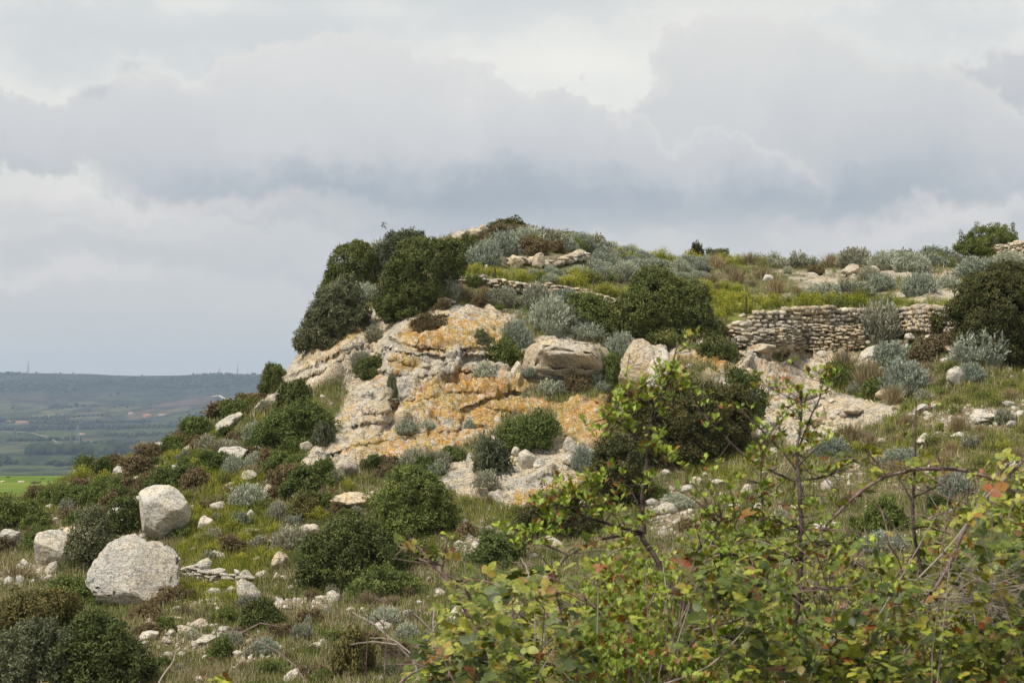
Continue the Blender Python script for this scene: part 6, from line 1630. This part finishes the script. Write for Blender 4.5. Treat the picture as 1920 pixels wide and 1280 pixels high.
def along(sp, Q, r, step, num, size, t0, skip=0.0, side=.022, thin=None, paths=None):
    L_ = np.r_[0, np.cumsum(np.linalg.norm(np.diff(Q[:, :3], axis=0), axis=1))]; s = L_[-1]*skip + r.uniform(0, step)
    while s < L_[-1]:
        c = np.array([np.interp(s, L_, Q[:, k]) for k in range(3)]); o = r.normal(size=3); o[2] = abs(o[2])*.8+.2; o /= np.linalg.norm(o); ln = side*r.uniform(.3, 1.7)
        e = c+o*ln
        if paths is not None: paths.append(np.array([[*c, .0016], [*(c+e)/2, .0014], [*e, .0011]]))
        rosette(sp, e, r, int(r.integers(max(2, num-2), num+2)), size, t0, o); s += step*r.uniform(.5, 1.6)
def trifoliate(sp, c, r, size, t0, out=None):
    """bramble leaf: three leaflets on a stalk"""
    d = np.array([r.normal(), r.normal()*.8-.3, r.normal()*.35+.05]) if out is None else out; d = d/np.linalg.norm(d)
    n = np.array([0, -.45, 1.0])+r.normal(size=3)*.40; n = n-(n@d)*d; n /= np.linalg.norm(n); x = np.cross(d, n)
    red = r.random() < .05; t = r.uniform(.84, 1) if red else np.clip(t0+r.normal()*.22, 0, .82)
    for a, k, sz in ((0, .35, 1.0), (1.15, .12, .82), (-1.15, .12, .82)):
        dd = d*math.cos(a)+x*math.sin(a); sp.add(c+d*size*k, dd+r.normal(size=3)*.08, n+r.normal(size=3)*.15, size*sz*r.uniform(.85, 1.1), np.clip(t+r.normal()*.04, 0, 1))

def hawthorn(label, paths_px, seed, base_px, clusters, size=.029, t0=.60, extra_twigs=10, step=.075, name='hawthorn_shrub', bare=()):
    r = np.random.default_rng(seed); org = fpt(*base_px); org[2] = -1.9
    root = empty(name, org); tag(root, label, 'hawthorn')
    sp = Spray(); big, twigs = [], []
    for i, (pts, y0, y1, lf) in enumerate(paths_px):
        Q = px_path(pts, y0, y1, 6, r); big.append(Q)
        if lf: along(sp, Q, r, step/lf, 5, size, t0, .1, .03, paths=twigs)
        # short side spurs
        m = int(lf*extra_twigs*len(pts)/4)
        for _ in range(m):
            k = int(r.integers(2, len(Q)-1)); o = np.array([r.normal(), r.normal()*.7, abs(r.normal())*.7+.1]); o /= np.linalg.norm(o); ln = r.uniform(.05, .16)
            e = Q[k, :3]+o*ln; mid = Q[k, :3]+o*ln*.5+r.normal(size=3)*.006; tw = np.array([[*Q[k, :3], Q[k, 3]*.5], [*mid, .0018], [*e, .0011]]); twigs.append(tw); along(sp, tw, r, .035, 5, size, t0, .2, .012)
    for (x, y, Y, rad, num) in clusters:       # leafy knots
        for _ in range(num):
            c = fpt(x+r.normal()*rad, y+r.normal()*rad*.75, Y+r.normal()*.05)
            k = min(((np.linalg.norm(Q[:, :3]-c, axis=1).min(), j) for j, Q in enumerate(big)))[1]; q = big[k][np.linalg.norm(big[k][:, :3]-c, axis=1).argmin()]
            if np.linalg.norm(q[:3]-c) < .22: twigs.append(np.array([[*q[:3], .0022], [*((q[:3]+c)/2+r.normal(size=3)*.008), .0018], [*c, .0012]]))
            rosette(sp, c, r, int(r.integers(4, 8)), size, t0)
    for Q in big: obj('branch', stem_mesh('branch', [Q], M_HBRK, org, .05, seed), root)
    if twigs: tag(obj('twigs', stem_mesh('twigs', twigs, M_HBRK, org, None, seed, 3), root), kind='stuff')
    C, d, n, s, t = sp.arr(); foliage(root, TH, 'h', C, d, n, s, t, M_HWL, 'foliage')
    return root
Y1_ = 7.6
hawthorn('hawthorn spray with fresh green leaves rising left of the upright dark stem', [
 ([(1462,1242,9),(1400,1205,8.5),(1340,1180,8),(1290,1140,7.5),(1260,1100,7),(1240,1055,6.5),(1208,1000,6)], 7.3, 7.6, .15),
 ([(1208,1000,6),(1203,930,5.2),(1212,870,4.6),(1213,810,4),(1228,765,3.4),(1243,720,2.8),(1255,685,2.2),(1258,640,1.2)], 7.6, 7.7, .7),
 ([(1212,835,3),(1190,818,2.6),(1160,795,2.2),(1138,782,1.5)], 7.65, 7.6, 1.2),
 ([(1228,765,2.6),(1205,750,2),(1178,742,1.5)], 7.7, 7.65, 1.2),
 ([(1212,850,2.6),(1235,858,2.2),(1258,878,1.5)], 7.65, 7.6, 1.2),
 ([(1222,790,2.5),(1250,750,2),(1285,722,1.3)], 7.65, 7.7, 1.0),
 ([(1210,998,4.5),(1160,988,4),(1110,972,3.5),(1080,955,3),(1062,948,2)], 7.6, 7.4, .8),
 ([(1110,972,3),(1070,985,2.4),(1030,1000,1.6)], 7.45, 7.4, .6),
 ([(1085,958,2.6),(1060,930,2.2),(1035,950,1.5),(1010,950,1.2)], 7.4, 7.4, 1.0),
 ([(1205,1000,4),(1170,1002,3.8),(1130,1008,3.4),(1095,1025,3),(1065,1040,2.5),(1045,1060,1.6)], 7.6, 7.3, .7),
 ([(1065,1040,2.2),(1020,1018,1.8),(975,1012,1.3),(955,1005,1)], 7.35, 7.35, 1.3),
 ([(1204,960,2.4),(1180,915,2),(1165,905,1.4)], 7.6, 7.6, .6)],
 31, (1240, 1100, 7.5),
 [(1262,715,7.65,18,10),(1245,695,7.7,12,5),(1280,728,7.7,10,4),(1165,755,7.6,14,6),(1148,790,7.6,16,9),(1180,780,7.6,18,7),(1122,812,7.6,10,4),(1205,745,7.65,14,5),(1250,865,7.6,14,7),(1225,830,7.65,12,4),(1090,925,7.4,24,18),(1060,945,7.4,18,8),(1112,905,7.45,12,7),(1020,958,7.4,12,5),(1100,955,7.4,16,6),(960,1012,7.35,12,5),(985,1020,7.35,14,6),(1030,985,7.4,14,5),(1165,925,7.6,12,3)], t0=.60, extra_twigs=6)
hawthorn('tall hawthorn with an upright dark stem rising right of the spray', [
 ([(1462,1242,9),(1485,1200,7.5),(1495,1130,7),(1500,1050,6.5),(1501,980,6),(1497,900,5),(1492,840,4),(1500,790,3),(1496,735,2)], 7.3, 7.5, .7),
 ([(1494,850,3.2),(1512,800,2.6),(1535,745,2),(1548,680,1.2)], 7.5, 7.5, 1.0),
 ([(1500,905,3.4),(1450,885,3),(1400,858,2.8),(1350,812,2.4),(1320,784,2),(1292,742,1.4)], 7.5, 7.6, .35),
 ([(1497,885,2.8),(1468,848,2.4),(1425,805,2),(1385,768,1.4)], 7.5, 7.55, .7),
 ([(1500,1052,3.4),(1440,1048,3),(1380,1042,2.6),(1320,1032,2)], 7.4, 7.3, .9),
 ([(1500,990,3),(1455,975,2.8),(1400,962,2.4),(1352,972,2)], 7.45, 7.4, .7),
 ([(1352,972,3),(1330,1005,3),(1300,1040,3.4),(1282,1060,3.6)], 7.4, 7.35, .6),
 ([(1500,900,2.6),(1540,895,2),(1572,885,1.4)], 7.5, 7.45, 1.0),
 ([(1498,1100,3.4),(1540,1104,3),(1590,1100,2.2)], 7.35, 7.2, .5),
 ([(1497,1120,3.4),(1450,1098,3),(1420,1060,2.4),(1395,1030,2)], 7.4, 7.3, .9),
 ([(1440,1030,2.6),(1430,960,2.2),(1425,900,1.8),(1430,830,1.2)], 7.4, 7.5, 1.2),
 ([(1300,1050,3),(1330,1130,2.8),(1390,1110,2.4),(1440,1090,2)], 7.3, 7.3, .8)],
 32, (1480, 1200, 7.4),
 [(1380,930,7.4,34,16),(1440,985,7.4,34,16),(1540,960,7.4,24,8),(1350,1000,7.4,34,14),(1420,1050,7.4,40,14),(1560,1030,7.4,26,10),(1500,765,7.5,12,5),(1545,705,7.5,9,4),(1495,735,7.5,8,3),(1430,800,7.55,12,4),(1420,860,7.5,16,7),(1560,890,7.5,12,5),(1440,930,7.45,20,8),(1340,880,7.5,14,3),(1500,870,7.5,14,4),(1400,1000,7.4,30,12),(1460,1010,7.4,24,10),(1540,1010,7.4,18,5),(1330,950,7.4,20,7),(1490,940,7.45,14,4),(1520,830,7.5,12,4)], size=.026, t0=.58, extra_twigs=8)
hawthorn('thin reddish hawthorn shoot standing between the arching brambles', [
 ([(1730,1080,5),(1722,1045,4.6),(1712,1000,4.4),(1708,950,4.2),(1712,900,3.6),(1714,850,3),(1714,790,2.2),(1716,752,1.2)], 7.0, 7.1, .25),
 ([(1710,932,2.8),(1742,918,2.2),(1775,903,1.4)], 7.05, 7.0, .7), ([(1710,940,2.6),(1692,905,2),(1680,880,1.3)], 7.05, 7.1, .7),
 ([(1712,990,2.6),(1740,985,2),(1775,1000,1.3)], 7.0, 7.0, .6)], 33, (1725, 1100, 7.05), [(1745,905,7.0,12,3),(1690,900,7.1,10,2),(1735,990,7,16,4)], size=.026, t0=.5, extra_twigs=4)

def top_profile(px): return np.interp(px, [700,760,800,835,900,1000,1100,1200,1300,1400,1500,1560,1620,1700,1760,1850,1920,2050,2300], [1330,1275,1200,1130,1085,1070,1045,1035,1000,985,985,1010,1035,1000,955,890,850,835,830])
def bramble(label, x0, x1, seed, hand, ncanes, nleaf, t0, leaf=.039, hazel=.0, group=None):
    r = np.random.default_rng(seed); xm = (x0+x1)/2; org = fpt(xm, 1200, 7.4); org[2] = -1.9
    root = empty('bramble_thicket', org); tag(root, label, 'bramble')
    sp = Spray(); sh = Spray(); canes, small = [], []
    for pts, y0, y1, lf in hand:
        Q = px_path(pts, y0, y1, 6, r); canes.append(Q)
        if lf:
            L_ = np.r_[0, np.cumsum(np.linalg.norm(np.diff(Q[:, :3], axis=0), axis=1))]; s = r.uniform(0, .05)
            while s < L_[-1]:
                c = np.array([np.interp(s, L_, Q[:, k]) for k in range(3)]); o = r.normal(size=3); o[2] = abs(o[2]); o /= np.linalg.norm(o); e = c+o*.035
                small.append(np.array([[*c, .0016], [*((c+e)/2), .0014], [*e, .001]])); trifoliate(sp, e, r, leaf*r.uniform(.6, 1.05), t0+.12); s += .022/lf*r.uniform(.5, 1.5)
    for _ in range(ncanes):       # canes rooted in the ground that arch over and droop
        tx = r.uniform(x0, x1); Yt = r.uniform(6.5, 9.3); top = top_profile(tx)+abs(r.normal())*75+5
        tip = fpt(tx, top, Yt); b = np.array([tip[0]+r.normal()*.35, Yt+r.normal()*.3, -1.95]); a = r.normal(size=2)*.22
        t = np.linspace(0, 1, 16)[:, None]; apex = tip+np.array([a[0], a[1]*.4, 0])
        P = b*(1-t)**2 + 2*t*(1-t)*(np.array([(b[0]+apex[0])/2, b[1], apex[2]+.35*(apex[2]-b[2])*.4]))*1.0 + apex*t**2
        P += np.cumsum(r.normal(size=P.shape)*.006, 0); rad = r.uniform(.0018, .0036)*np.linspace(1, .35, 16)
        canes.append(np.c_[P, rad])
        if r.random() < .5:
            k = int(r.integers(9, 14)); e = P[k]+np.array([r.normal()*.14, r.normal()*.08, abs(r.normal())*.07]); small.append(np.array([[*P[k], .003], [*((P[k]+e)/2+[0, 0, .02]), .0025], [*e, .0012]]))
    # leaves through the volume of the thicket
    px = r.uniform(x0, x1, nleaf); Y = r.uniform(6.35, 9.4, nleaf); u = r.random(nleaf)**.85; tp = top_profile(px)
    nz = fbm(np.c_[px/80, u*3, Y], 1, 3)*80
    py = tp+nz-10+u*(1620-tp)
    C = unproject(px, py, Y); C[:, 2] = np.maximum(C[:, 2], -1.85)
    dens = fbm(C, 4.2, 3, .6)
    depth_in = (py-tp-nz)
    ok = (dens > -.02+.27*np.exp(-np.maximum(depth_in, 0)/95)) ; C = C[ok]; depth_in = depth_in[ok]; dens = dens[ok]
    tt = t0 + .40*fbm(C, 1.8, 3) + .10*np.exp(-depth_in/80)  # tint darker deeper in and in patches: interior shade put into leaf colour
    hz = fbm(C+7, 1.2, 2) > (.55-hazel)
    for c, t_, h_ in zip(C, tt, hz):
        if h_: rosette(sh, c, r, 5, .030, t_)
        elif r.random() < .75: trifoliate(sp, c, r, leaf*r.uniform(.55, 1.1), t_)
        else: trifoliate(sp, c, r, leaf*r.uniform(1.0, 1.35), t_-.1)
    for Q in canes: obj('cane', stem_mesh('cane', [Q], M_CANE, org, .035, seed), root)
    if small: tag(obj('leaf_stalks', stem_mesh('leaf_stalks', small, M_CANE, org, None, seed, 3), root), kind='stuff')
    a = sp.arr(); foliage(root, TB, 'b', *a, M_BRL, 'foliage')
    if sh.C: a = sh.arr(); V, F, t = leaf_cloud(TH, a[0]-org, a[1], a[2], a[3], a[4]); o = obj('small_foliage', mesh_np('small_foliage', V, F, M_HWL, False, dict(tint=t)), root); tag(o, kind='stuff')
    # bare dead stems inside
    dead = []
    for _ in range(int(ncanes*.3)):
        tx = r.uniform(x0, x1); Yt = r.uniform(6.4, 8.5); tip = fpt(tx, top_profile(tx)+r.uniform(-15, 190), Yt); b = tip+np.array([r.normal()*.25, r.normal()*.1, -r.uniform(.2, .9)])
        mid = (tip+b)/2+r.normal(size=3)*.05; dead.append(smooth_path([(*b, .003), (*mid, .0025), (*tip, .0012)], 5))
    for Q in dead: obj('dead_stem', stem_mesh('dead_stem', [Q], M_DTW, org, None, seed, 4), root)
    return root
bramble('bramble thicket with red tipped leaves reaching out at the left', 770, 1130, 41, [
 ([(926,1285,6),(910,1230,5.8),(894,1185,5.5),(872,1140,5),(850,1105,4.6),(832,1075,4.2),(808,1045,3.8),(782,1012,3),(768,998,2)], 7.0, 7.2, .5),
 ([(832,1060,3),(795,1052,2.6),(765,1035,2.2),(745,1025,1.5)], 7.15, 7.2, .9), ([(828,1070,2.6),(836,1030,2.2),(842,1000,1.3)], 7.15, 7.1, .9),
 ([(780,1012,2.2),(765,1015,1.8),(740,1040,1.3)], 7.2, 7.2, .8),
 ([(850,1105,3),(880,1085,2.6),(920,1090,2.4),(960,1110,2.2),(1010,1140,2)], 7.15, 7.0, .8),
 ([(894,1185,3),(930,1130,2.6),(960,1100,2.2),(985,1085,1.6)], 7.05, 6.9, .7),
 ([(745,1285,3),(770,1262,3),(800,1245,3.2),(812,1240,2.4)], 7.0, 7.0, .3),
 ([(1090,1280,3.6),(1060,1180,3.4),(1045,1110,3),(1040,1060,2.2)], 7.4, 7.4, .8)], 50, 11500, .56, hazel=.30)
bramble('dense mixed bramble thicket in the middle below the hawthorn stems', 1090, 1560, 42, [
 ([(1112,1092,2.4),(1120,1062,2.4),(1150,1032,2.2),(1192,1025,1.6)], 7.0, 7.0, .1),
 ([(1250,1285,4),(1300,1200,3.6),(1340,1150,3),(1400,1120,2.4)], 7.0, 6.9, .6),
 ([(1180,1285,3.4),(1185,1200,3),(1175,1120,2.4),(1150,1080,1.8)], 6.9, 6.9, .6),
 ([(1300,1180,2.6),(1380,1165,2.4),(1450,1120,2),(1560,1100,1.4)], 6.9, 6.8, .5)], 60, 17000, .54, hazel=.62)
bramble('bramble thicket with long arching purple canes at the right', 1540, 2200, 43, [
 ([(1548,985,3.4),(1600,932,4),(1655,893,4.4),(1720,876,4.6),(1790,878,4.6),(1860,900,4.4),(1925,938,4)], 6.9, 7.0, .7),
 ([(1700,1152,4),(1745,1115,4.6),(1780,1055,4.8),(1808,990,4.8),(1850,928,4.8),(1925,855,4.6)], 6.8, 6.9, .4),
 ([(1612,828,1.6),(1635,855,2.4),(1662,892,2.8)], 6.9, 6.9, .9), ([(1545,868,1.2),(1600,858,1.8),(1660,880,2)], 7.0, 6.95, .3),
 ([(1775,905,2),(1760,860,1.8),(1745,830,1.3)], 6.9, 6.9, .9), ([(1870,905,2),(1880,880,1.8),(1900,860,1.3)], 6.95, 6.95, 1.0), ([(1650,1290,4),(1670,1200,3.6),(1680,1120,3),(1700,1050,2.2)], 7.0, 7.0, .7),
 ([(1860,1290,4),(1840,1180,3.6),(1800,1100,3),(1770,1040,2.2)], 7.2, 7.1, .7)], 76, 23000, .56, hazel=.38)

# dead brown stalks tangled in the right thicket
def dead_tangle():
    r = np.random.default_rng(77); segs = []
    org = fpt(1850, 1150, 6.9); org[2] = -1.9
    for _ in range(170):
        c = fpt(r.normal()*45+1855, r.normal()*28+1118, 6.8+r.normal()*.15); d = np.array([r.normal(), r.normal()*.3, r.normal()*.45]); d /= np.linalg.norm(d); ln = r.uniform(.04, .16)
        m = c+r.normal(size=3)*.015; segs.append(smooth_path([(*(c-d*ln), .0012), (*m, .0015), (*(c+d*ln), .0009)], 3))
    o = obj('dead_stalk_tangle', stem_mesh('dead_stalk_tangle', segs, M_DTW, org, None, 3, 3)); o.location = org
    tag(o, 'tangle of dry straw-coloured stalks lying in the right bramble thicket', 'dead stalks')
dead_tangle()
def dead_branch(label, paths, Y, seed):
    r = np.random.default_rng(seed); org = fpt(paths[0][0][0], paths[0][0][1], Y); Q = [px_path(p, Y, Y+.1, 6, r) for p in paths]
    Q[0] = np.concatenate([[[Q[0][0][0]+.02, Q[0][0][1], -1.9, Q[0][0][3]]], Q[0]])
    o = obj('dead_cane', stem_mesh('dead_cane', Q, M_DTW, org, None, seed, 5)); o.location = org; tag(o, label, 'dead cane')
dead_branch('forked pale dead cane leaning out left of the brambles', [[(790,1290,3.2),(778,1240,3),(745,1208,2.6),(705,1172,2.2),(662,1145,1.2)], [(775,1228,2),(735,1195,1.6),(690,1190,1)], [(745,1208,1.8),(700,1200,1.4),(655,1200,.9)]], 7.2, 1)
dead_branch('short pale dead twig rising from the bottom edge at the left', [[(292,1292,2.4),(305,1268,2.2),(322,1250,2),(336,1234,1.2)], [(318,1255,1.2),(330,1262,.8)]], 7.0, 2)
dead_branch('thin upright pale stem in front of the left bramble', [[(808,1290,2),(808,1240,2),(812,1180,1.8),(816,1130,1.6)]], 6.9, 3)
dead_branch('kinked pale stem left of the hawthorn', [[(1002,1110,1.6),(992,1082,1.8),(985,1060,1.8),(972,1040,1.2)]], 7.2, 4)
def shoot(label, px, py, Y, seed, n, t0, sz=.04):
    r = np.random.default_rng(seed); org = fpt(px, py, Y); org[2] = -1.9; root = empty('bramble_shoot', org); tag(root, label, 'bramble shoot')
    Q = smooth_path([(org[0], org[1], -1.9, .004), (*fpt(px-8, py+60, Y), .003), (*fpt(px, py, Y), .0015)], 6); obj('cane', stem_mesh('cane', [Q], M_CANE, org, .04, seed), root)
    sp = Spray()
    for _ in range(n): trifoliate(sp, fpt(px+r.normal()*14*n**.5/2, py+6+abs(r.normal())*9, Y+r.normal()*.03), r, sz*r.uniform(.6, 1), t0)
    foliage(root, TB, 'b', *sp.arr(), M_BRL, 'foliage')
shoot('yellow-green bramble tip poking up at the bottom left corner', 72, 1272, 6.8, 1, 2, .74)
shoot('orange and green bramble tip at the bottom edge left of centre', 400, 1262, 6.8, 2, 7, .78, .038)
shoot('small russet bramble tip at the bottom edge beside the orange one', 262, 1276, 6.9, 3, 2, .9, .03)
